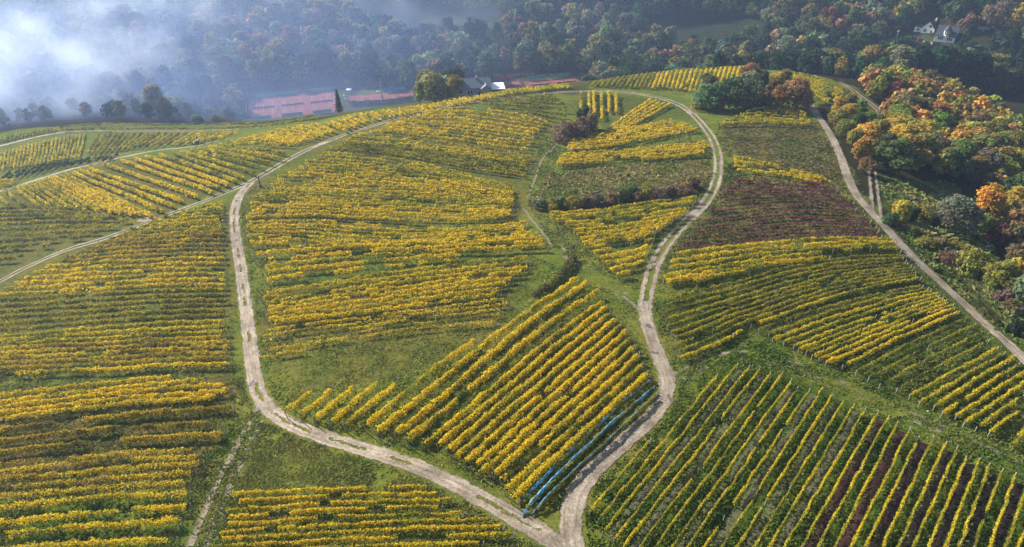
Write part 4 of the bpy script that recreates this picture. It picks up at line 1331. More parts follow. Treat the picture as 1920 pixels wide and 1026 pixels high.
for (o_, ux, uy, w_, dp) in (COURT_A, COURT_B, COURT_C, COURT_D):
    lu = (FOREST[:, 0] - o_[0]) * ux[0] + (FOREST[:, 1] - o_[1]) * ux[1]
    lv = (FOREST[:, 0] - o_[0]) * uy[0] + (FOREST[:, 1] - o_[1]) * uy[1]
    ok &= ~((lu > -4) & (lu < w_ + 4) & (lv > -6) & (lv < dp + 4))
ok &= ~on_track(FOREST[:, 0], FOREST[:, 1], 2.5)
ok &= ~inside(ww, FOREST[:, 0], FOREST[:, 1])
FOREST = FOREST[ok]
fz = H(FOREST[:, 0], FOREST[:, 1])
fh = rng.uniform(12.0, 21.0, len(FOREST)) * (0.92 + 0.2 * smooth_noise(FOREST[:, 0], FOREST[:, 1], 40, 9))
fpx, fpy, fd = project(FOREST[:, 0], FOREST[:, 1], fz)
fh = np.where((fpx < 470) & (fd < 392), fh * 0.66, fh)
blk = ((fpx > 1090) & (fpx < 1330) & (fd < 385)) | ((fpx < 470) & (fd < 384) & (rng.uniform(size=len(fpx)) < 0.6))
vis = ~blk & visible(FOREST[:, 0], FOREST[:, 1], fz + fh * 0.97)
px, py, d = project(FOREST[:, 0], FOREST[:, 1], fz + fh * 0.7)
vis &= (px > -50) & (px < 1970) & (py > -75) & (py < 420)
near_edge = fz > 60
FOREST, fz, fh, px, py, d = [q[vis] for q in (FOREST, fz, fh, px, py, d)]
hue = smooth_noise(FOREST[:, 0], FOREST[:, 1], 45, 12, 2)
LIST = []
for i in range(len(FOREST)):
    t = rng.uniform() + 0.30 * hue[i]
    right = px[i] > 1150
    lim = ('dark green', 'green', 'grey-green', 'olive', 'tan', 'russet', 'brown')
    pr = np.array([0.36, 0.22, 0.22, 0.12, 0.04, 0.012, 0.03]) if not right else np.array([0.60, 0.20, 0.10, 0.07, 0.01, 0.01, 0.015])
    if hue[i] > 0.25:
        pr = pr * np.array([0.6, 0.8, 0.9, 1.3, 2.0, 2.2, 1.4])
    if px[i] > 1500 and py[i] < 60:
        pr = pr * np.array([1.0, 0.7, 0.3, 1.2, 1, 2.0, 2.0])
    tint = lim[int(rng.choice(7, p=pr / pr.sum()))]
    LIST.append((FOREST[i, 0], FOREST[i, 1], fz[i], fh[i], tint, px[i], py[i], d[i], 'far'))

# trees the photograph shows clearly round the tennis courts: placed one by one below
SINGLE = []


def valley_tree(px, py, height, tint, label, k=0, name='broadleaf_tree', wide=1.0, protos=None):
    p = P3(px, py)
    SINGLE.append((p[0], p[1], height * 0.32 * wide))
    if name == 'shrub':
        return plant(name, 'shrub', BUSH, k, p, height, TINTS[tint], label, 'bushes round the tennis courts', wide, crown='foliage', stem='stem')
    return plant(name, 'tree', protos or BROAD, k, p, height, TINTS[tint], label, 'trees round the tennis courts', wide)


valley_tree(815, 190, 12.0, 'tan', 'broad tan autumn tree left of the clubhouse', 2, wide=1.15)
valley_tree(797, 186, 9.5, 'olive', 'olive tree at the left foot of the broad tan tree', 1)
valley_tree(856, 186, 9.5, 'olive', 'rounded olive tree touching the left wall of clubhouse', 0, wide=1.0)
valley_tree(788, 196, 8.5, 'yellow-green', 'slim yellow-green tree by the right end of middle court', 4, wide=0.6)
valley_tree(637, 212, 11.5, 'green', 'dark columnar tree between the left and middle courts', 0, 'cypress_tree', 0.95, CONIF)
valley_tree(300, 222, 18.0, 'grey-green', 'pale grey-green tall tree standing alone below the mist', 1, wide=0.85)
valley_tree(318, 226, 12.0, 'green', 'green tree leaning against the tall pale one below mist', 3, wide=0.9)
valley_tree(284, 226, 9.0, 'dark green', 'small dark tree left of the tall pale one below mist', 4)
valley_tree(430, 225, 7.0, 'green', 'green bushy tree left of the left tennis courts', 2, wide=1.2)
valley_tree(456, 222, 11.0, 'green', 'slim green tree at the corner of the left courts', 4, wide=0.55)
valley_tree(395, 222, 6.5, 'grey-green', 'grey-green bushy tree, further left of the courts', 5, wide=1.1)
valley_tree(355, 224, 9.0, 'green', 'pointed green tree between the pale tree and courts', 4, wide=0.7)
valley_tree(410, 229, 4.0, 'olive', 'low olive bush left of the left courts', 1, 'shrub', 1.2)
valley_tree(372, 231, 4.0, 'grey-green', 'low grey-green bush left of the left courts', 0, 'shrub', 1.2)
valley_tree(700, 163, 5.0, 'tan', 'tan bush behind the lawn of the middle court', 1, 'shrub', 1.0)
valley_tree(714, 163, 4.6, 'olive', 'olive bush behind the white flagpole', 2, 'shrub', 0.9)
valley_tree(690, 165, 4.4, 'olive', 'olive bush left of the tan bush behind the lawn', 0, 'shrub', 0.9)
valley_tree(735, 163, 4.6, 'tan', 'tan bush behind the blue windscreen', 3, 'shrub', 0.8)
valley_tree(750, 160, 6.0, 'green', 'green bush behind the right end of blue windscreen', 0, 'shrub', 0.8)
valley_tree(655, 166, 6.0, 'brown', 'brown bush behind the white parasol', 1, 'shrub', 0.8)
valley_tree(1112, 150, 6.0, 'golden', 'small golden tree beside the pale valley road', 1, wide=0.9)
valley_tree(1107, 122, 11.5, 'tan', 'tall tan tree right of the pale valley road', 2, wide=0.9)
valley_tree(1128, 142, 8.0, 'dark green', 'dark tree in front of the small valley clearing', 3, wide=1.1)
valley_tree(1135, 132, 8.5, 'brown', 'brown tree at the left of the small valley clearing', 5, wide=0.9)
valley_tree(1808, 92, 13.0, 'dark green', 'dark conifer right of the white turreted house', 0, 'spruce_tree', 1.0, CONIF)
valley_tree(1797, 96, 10.0, 'dark green', 'smaller dark conifer next to the turreted house', 1, 'spruce_tree', 1.1, CONIF)
valley_tree(1898, 140, 17.0, 'dark green', 'tall dark conifer at the right edge of the valley', 1, 'spruce_tree', 1.0, CONIF)
valley_tree(1880, 132, 15.0, 'dark green', 'dark conifer second from the right edge of valley', 0, 'spruce_tree', 1.0, CONIF)
valley_tree(1913, 148, 15.0, 'dark green', 'dark conifer cut by the right edge of the photo', 0, 'spruce_tree', 1.0, CONIF)
valley_tree(1788, 104, 6.0, 'russet', 'rusty small tree below the white turreted house', 1, wide=1.2)
valley_tree(1768, 104, 7.0, 'olive', 'olive small tree below the turreted house', 0, wide=1.1)
valley_tree(1720, 84, 5.0, 'brown', 'brown small tree left of the turreted house', 3, wide=1.2)
valley_tree(1735, 92, 5.0, 'green', 'green small tree below the red-roofed house', 5, wide=1.2)
valley_tree(1900, 58, 16.0, 'golden', 'golden tree at the right edge above the conifers', 2, wide=0.9)
LIST = [q for q in LIST if not any((q[0] - a) ** 2 + (q[1] - b_) ** 2 < (c_ + 2.0) ** 2 for a, b_, c_ in SINGLE)]

ALL = WOOD_TREES + LIST
ALL.sort(key=lambda q: -q[3] / q[7])
n_single = sum(1 for o in S.objects if o.type == 'EMPTY' and o.get('category') == 'tree')
OWN = ALL[:max(0, 298 - n_single)]
REST = ALL[len(OWN):]


def zone(q):
    px, py = q[5], q[6]
    if q[8] == 'wood':
        if px < 1700:
            return 'in the upper left of right-hand wood' if py < 200 else 'in the lower left of right-hand wood'
        if px < 1800:
            return 'at the top middle of the right-hand wood' if py < 230 else 'in the lower middle of the right-hand wood'
        return 'at the top right of the right-hand wood' if py < 300 else 'at the lower right of the right-hand wood'
    for lim, nm in ((240, 'below and in the white mist'), (470, 'on the hazy slope left of the courts'), (640, 'behind the left tennis courts'), (800, 'behind the middle tennis court'), (930, 'behind the clubhouse'), (1100, 'behind the far courts'),
                    (1300, 'behind the crest vineyard'), (1480, 'behind the hilltop clump'), (1650, 'in the valley left of the houses'), (1800, 'near the two white houses')):
        if px < lim:
            return nm
    return 'at the right edge of valley'


zones = {}
for q in OWN:
    zones.setdefault((zone(q), q[4]), []).append(q)
for (zn, tint), qs in zones.items():
    qs.sort(key=lambda q: q[5])
    for i, q in enumerate(qs):
        k = int(rng.integers(0, 7))
        lab = f'{ordinal(i)} {tint} tree from the left {zn}' if len(qs) > 1 else f'the only {tint} tree standing {zn}'
        plant('forest_tree', 'tree', BROAD, k, (q[0], q[1], q[2] - 0.1), q[3], TINTS[q[4]], lab,
              'trees of the right-hand wood' if q[8] == 'wood' else 'forest trees across the valley', rng.uniform(0.86, 1.18) * (1.2 if q[8] == 'wood' else 0.97), 0.18)

# the many more distant ones read as one forest
fq, fc = [], []
for q in REST:
    k = int(rng.integers(0, 7))
    _, _, Q, C = BROAD[k]
    st = rng.integers(0, 9)
    Qs, Cs = Q[st::9], C[st::9]
    cen = Qs.mean(1, keepdims=True)
    Qs = cen + (Qs - cen) * 2.35
    a = rng.uniform(0, 6.28)
    R = np.array([[math.cos(a), math.sin(a), 0], [-math.sin(a), math.cos(a), 0], [0, 0, 1]])
    wd = rng.uniform(0.78, 1.05)
    fq.append(((Qs * np.array([wd, wd, 1]) * q[3]) @ R + np.array([q[0], q[1], q[2]])).astype(np.float32))
    j = np.clip(1 + rng.normal(size=3) * np.array([0.2, 0.12, 0.1]), 0.5, 1.6)
    fc.append(Cs * np.array(TINTS[q[4]]) * j)
if fq:
    put('forest', quads('forest', np.concatenate(fq), np.concatenate(fc), MAT_FAR), kind='stuff')
print('TREES single', n_single, 'own', len(OWN), 'rest', len(REST), 'wood', len(WOOD_TREES), 'rest quads', sum(len(q) for q in fq))

# clipped bank hedge beside the central triangle
def hedge(name, line, h, w, cols, label, dens=160, size=0.2, dmax=360, group=None):
    line = np.array(line, float)
    g = ground_at(line[:, 0], line[:, 1], 0, dmax)[:, :2]
    fine, t = resample(g, 0.4)
    L = t[-1]
    n = int(L * dens)
    s = rng.uniform(0, L, n)
    x, y = np.interp(s, t, fine[:, 0]), np.interp(s, t, fine[:, 1])
    tg = unit(np.gradient(fine, axis=0))
    tx, ty = np.interp(s, t, tg[:, 0]), np.interp(s, t, tg[:, 1])
    a = rng.uniform(0, math.pi, n)
    k = np.sqrt(rng.uniform(0.4, 1, n)) * (1 + 0.22 * smooth_noise(s, a * 2, 1.4, 5, 2))
    lat = np.cos(a) * w * k
    z = np.sin(a) ** 0.7 * h * k
    C = np.column_stack([x + ty * lat, y - tx * lat, z])
    C[:, 2] += H(C[:, 0], C[:, 1])
    nr = unit(np.column_stack([ty * np.cos(a), -tx * np.cos(a), np.sin(a)]) + rng.normal(size=(n, 3)) * 0.6)
    Q = leaf_quads(C, nr, size * rng.uniform(0.7, 1.4, n), rng)
    mxx = np.clip(0.5 + 0.6 * smooth_noise(s, a, 4.0, 15, 2), 0, 1)[:, None]
    col = (np.array(cols[0]) * (1 - mxx) + np.array(cols[1]) * mxx) * rng.uniform(0.7, 1.3, (n, 1))
    base = np.array([g[0, 0], g[0, 1], float(H(g[0, 0], g[0, 1]))])
    root = thing(name, label, 'hedge', base, 0, group)
    put('foliage', quads('foliage', Q - base, col, MAT_GRASS), root)
    m = MB()
    for i in range(0, len(fine), 5):
        p = fine[i]
        zz = float(H(p[0], p[1])) - base[2]
        m.tube([(p[0] - base[0], p[1] - base[1], zz - 0.1), (p[0] - base[0] + rng.normal() * .1, p[1] - base[1] + rng.normal() * .1, zz + h * 0.75)], [0.05, 0.02], 5)
    o = m.build('stem', MAT_BARK, root)
    o['kind'] = 'stuff'
    return root


hedge('bank_hedge', [(1003, 558), (1020, 548), (1034, 541), (1046, 528), (1058, 512), (1070, 495), (1076, 487)], 1.5, 0.9, [(0.14, 0.15, 0.03), (0.11, 0.10, 0.04)], 'overgrown bank hedge above the central triangle of vines')
hedge('court_hedge', [(655, 198), (700, 196), (740, 192), (777, 187)], 2.6, 1.0, [(0.03, 0.045, 0.018), (0.045, 0.055, 0.02)], 'long dark clipped hedge in front of the middle tennis court', 60, 0.4, 760)
hedge('court_hedge', [(792, 188), (820, 187), (845, 184)], 2.0, 0.9, [(0.05, 0.065, 0.02), (0.07, 0.075, 0.03)], 'lower hedge below the broad tan tree', 50, 0.4, 760)
hedge('court_hedge', [(945, 147), (985, 144), (1000, 142)], 2.2, 1.2, [(0.16, 0.13, 0.05), (0.07, 0.07, 0.03)], 'tawny hedge behind the red windscreen', 60, 0.4, 760)
# ------------------------------------------------------------------ courts, houses and small things
def paint_mat(name, col, rough=0.6, vary=0.12, scale=2.0):
    return plain_mat(name, col, rough, vary, scale)


MAT_CLAY = plain_mat('red_clay', (0.17, 0.036, 0.026), 0.95, 0.14, 0.25)
MAT_LINE = plain_mat('white_line', (0.50, 0.46, 0.42), 0.7, 0.05)
MAT_TEAL = leaf_mat('dummy_teal')
MAT_TEAL = plain_mat('teal_cloth', (0.07, 0.36, 0.29), 0.7, 0.1, 0.6)
MAT_TEALPRINT = plain_mat('teal_print', (0.03, 0.17, 0.15), 0.7, 0.1)
MAT_BLUECLOTH = plain_mat('blue_cloth', (0.05, 0.24, 0.42), 0.7, 0.1, 0.6)
MAT_REDCLOTH = plain_mat('red_cloth', (0.42, 0.02, 0.035), 0.7, 0.1, 0.6)
MAT_WHITE = plain_mat('white_paint', (0.78, 0.77, 0.74), 0.6, 0.05)
MAT_PLASTER = plain_mat('white_plaster', (0.78, 0.77, 0.74), 0.85, 0.08, 0.7)
MAT_GREYWALL = plain_mat('grey_render', (0.30, 0.29, 0.29), 0.85, 0.1, 0.7)
MAT_SLATE = plain_mat('slate_roof', (0.055, 0.062, 0.072), 0.75, 0.22, 1.2)
MAT_BLUEROOF = plain_mat('grey_blue_roof', (0.11, 0.13, 0.16), 0.75, 0.15, 0.8)
MAT_TILE = plain_mat('red_tile_roof', (0.14, 0.048, 0.032), 0.8, 0.25, 1.2)
MAT_DARKWOOD = plain_mat('dark_wood', (0.035, 0.026, 0.022), 0.8, 0.3, 4)
MAT_STONE = plain_mat('sandstone', (0.16, 0.12, 0.105), 0.9, 0.25, 3)
MAT_PALESTONE = plain_mat('pale_stone', (0.50, 0.48, 0.44), 0.9, 0.15, 3)
MAT_METAL = plain_mat('galvanised_metal', (0.32, 0.33, 0.34), 0.45, 0.1, 3, 0.6)
m, nt, out = new_mat('window_glass')
b = N(nt, 'ShaderNodeBsdfPrincipled')
b.inputs['Base Color'].default_value = (0.015, 0.018, 0.022, 1)
b.inputs['Roughness'].default_value = 0.08
nt.links.new(b.outputs[0], out.inputs[0])
MAT_GLASS = m
m, nt, out = new_mat('car_paint')
b = N(nt, 'ShaderNodeBsdfPrincipled')
b.inputs['Base Color'].default_value = (0.055, 0.06, 0.068, 1)
b.inputs['Metallic'].default_value = 0.4
b.inputs['Roughness'].default_value = 0.32
b.inputs['Coat Weight'].default_value = 0.5
nt.links.new(b.outputs[0], out.inputs[0])
MAT_CAR = m
MAT_TYRE = plain_mat('tyre_rubber', (0.02, 0.02, 0.02), 0.9, 0.1)


def court(frame, x0, x1, label, along_x=False, z=0.06):
    """one clay court: local x runs along the near fence"""
    o, ux, uy, w, dp = frame
    rz = math.atan2(ux[1], ux[0])
    org = o + ux * x0
    root = thing('tennis_court', label, 'tennis court', (org[0], org[1], COURT_Z + z), rz, 'red clay tennis courts')
    W_ = x1 - x0
    MB().box(0.02, W_ - 0.02, 0, dp, -0.35, 0.0).build('clay_surface', MAT_CLAY, root)
    if along_x:
        L, Wd = min(23.77, W_ * 0.66), min(10.97, dp * 0.62)
        tr = lambda a, b_: (W_ / 2 + b_, dp / 2 + a)
    else:
        L, Wd = min(23.77, dp * 0.66), min(10.97, W_ * 0.64)
        tr = lambda a, b_: (W_ / 2 + a, dp / 2 + b_)
    ln = MB()

    def line(a0, b0, a1, b1, t=0.045):
        p, q = tr(a0, b0), tr(a1, b1)
        ln.box(min(p[0], q[0]) - t, max(p[0], q[0]) + t, min(p[1], q[1]) - t, max(p[1], q[1]) + t, -0.05, 0.004)
    hw, hl, sg, sv = Wd / 2, L / 2, Wd / 2 * 0.75, L * 0.27
    for s in (-1, 1):
        line(s * hw, -hl, s * hw, hl)
    for s in (-1, 1):
        ln.box(*[q for q in (min(tr(s * sg, -hl + .2)[0], tr(s * sg, hl - .2)[0]) - .04, max(tr(s * sg, -hl + .2)[0], tr(s * sg, hl - .2)[0]) + .04, min(tr(s * sg, -hl + .2)[1], tr(s * sg, hl - .2)[1]) - .04, max(tr(s * sg, -hl + .2)[1], tr(s * sg, hl - .2)[1]) + .04)], -0.05, 0.006)
        p, q = tr(-hw + .2, s * hl), tr(hw - .2, s * hl)
        ln.box(min(p[0], q[0]) - .05, max(p[0], q[0]) + .05, min(p[1], q[1]) - .05, max(p[1], q[1]) + .05, -0.05, 0.008)
        p, q = tr(-sg + .2, s * sv), tr(sg - .2, s * sv)
        ln.box(min(p[0], q[0]) - .04, max(p[0], q[0]) + .04, min(p[1], q[1]) - .04, max(p[1], q[1]) + .04, -0.05, 0.010)
    p, q = tr(0, -sv + .2), tr(0, sv - .2)
    ln.box(min(p[0], q[0]) - .04, max(p[0], q[0]) + .04, min(p[1], q[1]) - .04, max(p[1], q[1]) + .04, -0.05, 0.012)
    ln.build('court_lines', MAT_LINE, root)
    p, q = tr(-hw - 0.9, 0), tr(hw + 0.9, 0)
    net = MB()
    n = 14
    for i in range(n):
        a, b_ = i / n, (i + 1) / n
        xa, ya = p[0] + (q[0] - p[0]) * a, p[1] + (q[1] - p[1]) * a
        xb, yb = p[0] + (q[0] - p[0]) * b_, p[1] + (q[1] - p[1]) * b_
        net.box(min(xa, xb) - 0.02, max(xa, xb) + 0.02, min(ya, yb) - 0.02, max(ya, yb) + 0.02, 0.12 + 0.02 * (i % 2), 0.92 - 0.06 * math.sin(math.pi * (a + b_) / 2))
    no = net.build('net', MAT_DARKWOOD, root)
    for e in (p, q):
        MB().tube([(e[0], e[1], -0.1), (e[0], e[1], 1.08)], [0.06, 0.06], 8).build('net_post', MAT_METAL, no)
    return root


def screen(frame, x0, x1, y, label, mat, h=2.0, z0=0.35, side=False, prnt=False, name='windscreen'):
    o, ux, uy, w, dp = frame
    rz = math.atan2(ux[1], ux[0])
    org = o + (uy * x0 + ux * y if side else ux * x0 + uy * y)
    root = thing(name, label, 'windscreen', (org[0], org[1], COURT_Z), rz + (math.pi / 2 if side else 0), 'windscreens of the tennis courts')
    L = x1 - x0
    m = MB()
    n = max(4, int(L / 1.2))
    V, Fc = [], []
    for i in range(n + 1):
        for k in range(4):
            yy = 0.06 * math.sin(i * 1.9 + k * 0.8)
            V.append((L * i / n, yy - 0.015, z0 + h * k / 3 - 0.05 * (k == 3) * (i % 3 == 1)))
    for i in range(n):
        for k in range(3):
            a = i * 4 + k
            Fc.append((a, a + 4, a + 5, a + 1))
    m.add(V, Fc)
    ob = m.build('cloth', mat, root)
    sol_ = ob.modifiers.new('thickness', 'SOLIDIFY')
    sol_.thickness = 0.03
    if prnt:
        pm = MB()
        x = L * 0.28
        r = random.Random(int(L * 100 + x0))
        while x < L * 0.72:
            wd = r.uniform(0.18, 0.42)
            pm.box(x, x + wd, -0.16, -0.14, z0 + h * 0.36, z0 + h * r.uniform(0.56, 0.70))
            x += wd + 0.12
        pm.build('faded_print', MAT_TEALPRINT, root)
    k = max(2, int(L / 4) + 1)
    for i in range(k):
        x = L * i / (k - 1)
        MB().tube([(x, 0.12, -0.2), (x, 0.12, z0 + h + 0.5)], [0.05, 0.05], 6).build('post', MAT_METAL, root)
    return root


wA, wB, wC, wD = COURT_A[3], COURT_B[3], COURT_C[3], COURT_D[3]
dA, dB, dC, dD = COURT_A[4], COURT_B[4], COURT_C[4], COURT_D[4]
print('courts', [round(float(q), 1) for q in (wA, dA, wB, dB, wC, dC, wD, dD)])
court(COURT_A, 0, wA / 3, 'red clay tennis court, leftmost of the three beside the mist')
court(COURT_A, wA / 3, 2 * wA / 3, 'red clay tennis court, middle one of the left three')
court(COURT_A, 2 * wA / 3, wA, 'red clay tennis court next to the dark columnar tree')
court(COURT_B, 0, wB, 'red clay tennis court behind the long dark hedge', True)
court(COURT_C, 0, wC, 'red clay tennis court in front of the red windscreen')
court(COURT_D, 0, wD / 2, 'red clay tennis court right of the narrow grass strip')
court(COURT_D, wD / 2, wD, 'red clay tennis court, farthest right, in tree shade')
screen(COURT_A, 0.035 * wA, 0.255 * wA, -0.6, 'mint green windscreen at the left end of the near fence', MAT_TEAL, prnt=True)
screen(COURT_A, 0.373 * wA, 0.60 * wA, -0.6, 'mint green windscreen in the middle of the near fence', MAT_TEAL, prnt=True)
screen(COURT_A, 0.716 * wA, 0.93 * wA, -0.6, 'mint green windscreen nearest the dark columnar tree', MAT_TEAL, prnt=True)
screen(COURT_A, 0.08 * wA, 0.58 * wA, dA + 0.8, 'long shaded green windscreen at the back of left courts', MAT_TEAL)
screen(COURT_A, 0.72 * wA, 0.98 * wA, dA + 0.8, 'shorter shaded green windscreen at the back of left courts', MAT_TEAL)
screen(COURT_A, 0.05 * dA, 0.6 * dA, -1.0, 'blue side windscreen at the left edge of the left courts', MAT_BLUECLOTH, side=True)
screen(COURT_B, 0.56 * wB, 0.90 * wB, dB + 0.8, 'blue windscreen behind the middle court', MAT_BLUECLOTH, h=2.6)
screen(COURT_B, 0.1 * dB, 0.95 * dB, wB + 0.8, 'pale side windscreen at the right end of middle court', MAT_WHITE, side=True, h=1.8)
screen(COURT_C, 0.08 * wC, 0.86 * wC, dC + 0.8, 'bright red windscreen behind the narrow court', MAT_REDCLOTH, h=1.7, z0=0.8)
screen(COURT_D, 0.10 * wD, 0.42 * wD, dD + 0.8, 'shaded green windscreen behind the far right courts, left one', MAT_TEAL, z0=0.8)
screen(COURT_D, 0.52 * wD, 0.90 * wD, dD + 0.8, 'shaded green windscreen behind the far right courts, right one', MAT_TEAL, z0=0.8)


def fence(frame, label, y):
    o, ux, uy, w, dp = frame
    org = o + uy * y
    root = thing('court_fence', label, 'fence', (org[0], org[1], COURT_Z), math.atan2(ux[1], ux[0]), 'tall fences of the tennis courts')
    n = int(w / 3)
    for i in range(n + 1):
        x = w * i / n
        MB().tube([(x, 0, -0.2), (x, 0, 3.6)], [0.045, 0.045], 6).build('post', MAT_METAL, root)
    for z in (0.25, 1.9, 3.55):
        MB().tube([(0, 0.06, z), (w, 0.06, z)], [0.03, 0.03], 5).build('rail', MAT_METAL, root)


fence(COURT_A, 'tall wire fence along the near side of the left courts', -0.3)
fence(COURT_A, 'tall wire fence along the back of the left courts', dA + 0.4)
fence(COURT_D, 'tall wire fence along the back of the far right courts', dD + 0.4)


def chair(px, py, rz, label):
    p = on_plane(px, py)
    root = thing('garden_chair', label, 'chair', (p[0], p[1], COURT_Z + 0.06), rz, 'white chairs by the courts')
    MB().box(-0.45, 0.45, -0.4, 0.4, 0.42, 0.50).build('seat', MAT_WHITE, root)
    MB().box(-0.45, 0.45, 0.38, 0.46, 0.50, 1.25).build('backrest', MAT_WHITE, root)
    for x in (-0.4, 0.4):
        for y in (-0.36, 0.36):
            MB().box(x - .04, x + .04, y - .04, y + .04, 0, 0.42).build('leg', MAT_WHITE, root)
        MB().box(x - .05, x + .05, -0.38, 0.38, 0.68, 0.74).build('armrest', MAT_WHITE, root)


chair(519.5, 204.5, 0.6, 'white chair between left and middle court, nearer one')
chair(520.5, 198.5, 1.2, 'white chair between left and middle court, farther one')
chair(629, 197, 1.57, 'white chair by the columnar tree, nearer one')
chair(627.5, 184, 1.57, 'white chair by the columnar tree, farther one')
chair(645, 181, 2.0, 'white chair left of the middle court')
chair(648, 187, 1.4, 'white chair at the near left corner of middle court')
p = on_plane(655, 174)
root = thing('parasol', 'white parasol on the lawn left of the middle court', 'parasol', (p[0], p[1], COURT_Z), 0)
m = MB()
V = [(0, 0, 2.75)] + [(1.7 * math.cos(a), 1.7 * math.sin(a), 2.15 - 0.0 * i) for i, a in enumerate(np.linspace(0, 2 * math.pi, 8, endpoint=False))]
m.add(V, [(0, i + 1, (i + 1) % 8 + 1) for i in range(8)])
V = [(1.7 * math.cos(a), 1.7 * math.sin(a), z) for z in (2.15, 1.95) for a in np.linspace(0, 2 * math.pi, 8, endpoint=False)]
m.add(V, [(i, (i + 1) % 8, (i + 1) % 8 + 8, i + 8) for i in range(8)])
m.build('canopy', MAT_WHITE, root)
MB().tube([(0, 0, 0), (0, 0, 2.75)], [0.04, 0.03], 6).build('pole', MAT_METAL, root)
MB().tube([(0, 0, -0.1), (0, 0, 0.12)], [0.35, 0.30], 10).build('base', MAT_STONE, root)
p = on_plane(709, 173)
root = thing('garden_bench', 'white bench at the back edge of the middle court', 'bench', (p[0], p[1], COURT_Z + 0.05), math.atan2(COURT_B[1][1], COURT_B[1][0]))
for y in (-0.3, 0.0, 0.3):
    MB().box(-1.2, 1.2, y - .12, y + .12, 0.42, 0.48).build('seat_slat', MAT_WHITE, root)
for z in (0.66, 0.92):
    MB().box(-1.2, 1.2, 0.42, 0.47, z, z + 0.18).build('back_slat', MAT_WHITE, root)
for x in (-1.0, 1.0):
    MB().box(x - .05, x + .05, -0.4, 0.5, 0, 0.42).build('leg', MAT_WHITE, root)
p = on_plane(714.5, 171)
root = thing('flagpole', 'white flagpole behind the middle court', 'flagpole', (p[0], p[1], COURT_Z), 0)
MB().tube([(0, 0, -0.2), (0, 0, 3), (0, 0, 6.2)], [0.09, 0.07, 0.05], 8).build('pole', MAT_WHITE, root)
MB().tube([(0, 0, 6.2), (0, 0, 6.35)], [0.1, 0.08], 8).build('finial', MAT_WHITE, root)


def window(root, x, z, w, h, y=-0.03, axis='x', pan=2):
    fr = MB()
    t = 0.09

    def bx(a0, a1, z0, z1, d0, d1):
        return (a0, a1, y + d0, y + d1, z0, z1) if axis == 'x' else (y + d0, y + d1, a0, a1, z0, z1)
    fr.box(*bx(x - w / 2 - t, x + w / 2 + t, z + h / 2, z + h / 2 + t, -0.05, 0.05))
    fr.box(*bx(x - w / 2 - t, x + w / 2 + t, z - h / 2 - t, z - h / 2, -0.08, 0.05))
    for a in [x - w / 2 - t, x + w / 2] + [x - w / 2 + w * i / pan - t / 2 for i in range(1, pan)]:
        fr.box(*bx(a, a + t, z - h / 2, z + h / 2, -0.05, 0.05))
    f = fr.build('window', MAT_WHITE, root)
    MB().box(*bx(x - w / 2, x + w / 2, z - h / 2, z + h / 2, -0.02, 0.02)).build('pane', MAT_GLASS, f)
    return f


def gable_roof(root, x0, x1, y0, y1, z, rise, mat, along='x', over=0.5, t=0.18, name='roof'):
    m = MB()
    if along == 'x':
        ym = (y0 + y1) / 2
        k = rise / (ym - y0)
        for s, ya in ((-1, y0 - over), (1, y1 + over)):
            zz = z - over * k
            V = [(x0 - over, ya, zz), (x1 + over, ya, zz), (x1 + over, ym, z + rise), (x0 - over, ym, z + rise)]
            m.add(V + [(a, b_, c + t) for a, b_, c in V], [(0, 1, 2, 3), (7, 6, 5, 4), (0, 4, 5, 1), (1, 5, 6, 2), (2, 6, 7, 3), (3, 7, 4, 0)])
    else:
        xm = (x0 + x1) / 2
        k = rise / (xm - x0)
        for s, xa in ((-1, x0 - over), (1, x1 + over)):
            zz = z - over * k
            V = [(xa, y0 - over, zz), (xa, y1 + over, zz), (xm, y1 + over, z + rise), (xm, y0 - over, z + rise)]
            m.add(V + [(a, b_, c + t) for a, b_, c in V], [(0, 1, 2, 3), (7, 6, 5, 4), (0, 4, 5, 1), (1, 5, 6, 2), (2, 6, 7, 3), (3, 7, 4, 0)])
    return m.build(name, mat, root)


def walls(root, x0, x1, y0, y1, z0, z1, mat, gable=None, rise=0, name='wall'):
    m = MB().box(x0, x1, y0, y1, z0, z1)
    if gable == 'x':
        ym = (y0 + y1) / 2
        for a in (x0, x1 - 0.02):
            m.add([(a, y0, z1), (a, y1, z1), (a, ym, z1 + rise), (a + .02, y0, z1), (a + .02, y1, z1), (a + .02, ym, z1 + rise)], [(0, 1, 2), (5, 4, 3), (0, 3, 4, 1), (1, 4, 5, 2), (2, 5, 3, 0)])
    if gable == 'y':
        xm = (x0 + x1) / 2
        for a in (y0, y1 - 0.02):
            m.add([(x0, a, z1), (x1, a, z1), (xm, a, z1 + rise), (x0, a + .02, z1), (x1, a + .02, z1), (xm, a + .02, z1 + rise)], [(0, 1, 2), (5, 4, 3), (0, 3, 4, 1), (1, 4, 5, 2), (2, 5, 3, 0)])
    return m.build(name, mat, root)


# clubhouse between the courts
p = P3(892, 181)
root = thing('clubhouse', 'pale clubhouse with grey-blue roof beside the far tennis courts', 'house', (p[0], p[1], p[2] - 0.3), 0.12)
walls(root, -7.6, 5.6, 0, 8, -1, 3.8, MAT_GREYWALL, 'x', 2.3)
rf = gable_roof(root, -7.6, 5.6, 0, 8, 3.8, 2.3, MAT_BLUEROOF)
walls(root, 2.2, 5.8, -1.4, 0.2, -1, 3.6, MAT_GREYWALL, 'y', 1.2, 'bay_wall')
gable_roof(root, 2.2, 5.8, -1.4, 4, 3.6, 1.3, MAT_BLUEROOF, 'y', 0.3, name='bay_roof')
for x in (-2.6, -1.5):
    window(root, x, 2.0, 0.75, 1.7, -0.03, pan=1)
window(root, -5.6, 2.2, 1.4, 1.1)
MB().box(0.3, 0.95, 3.3, 3.95, 5.0, 7.0).build('chimney', MAT_GREYWALL, rf)
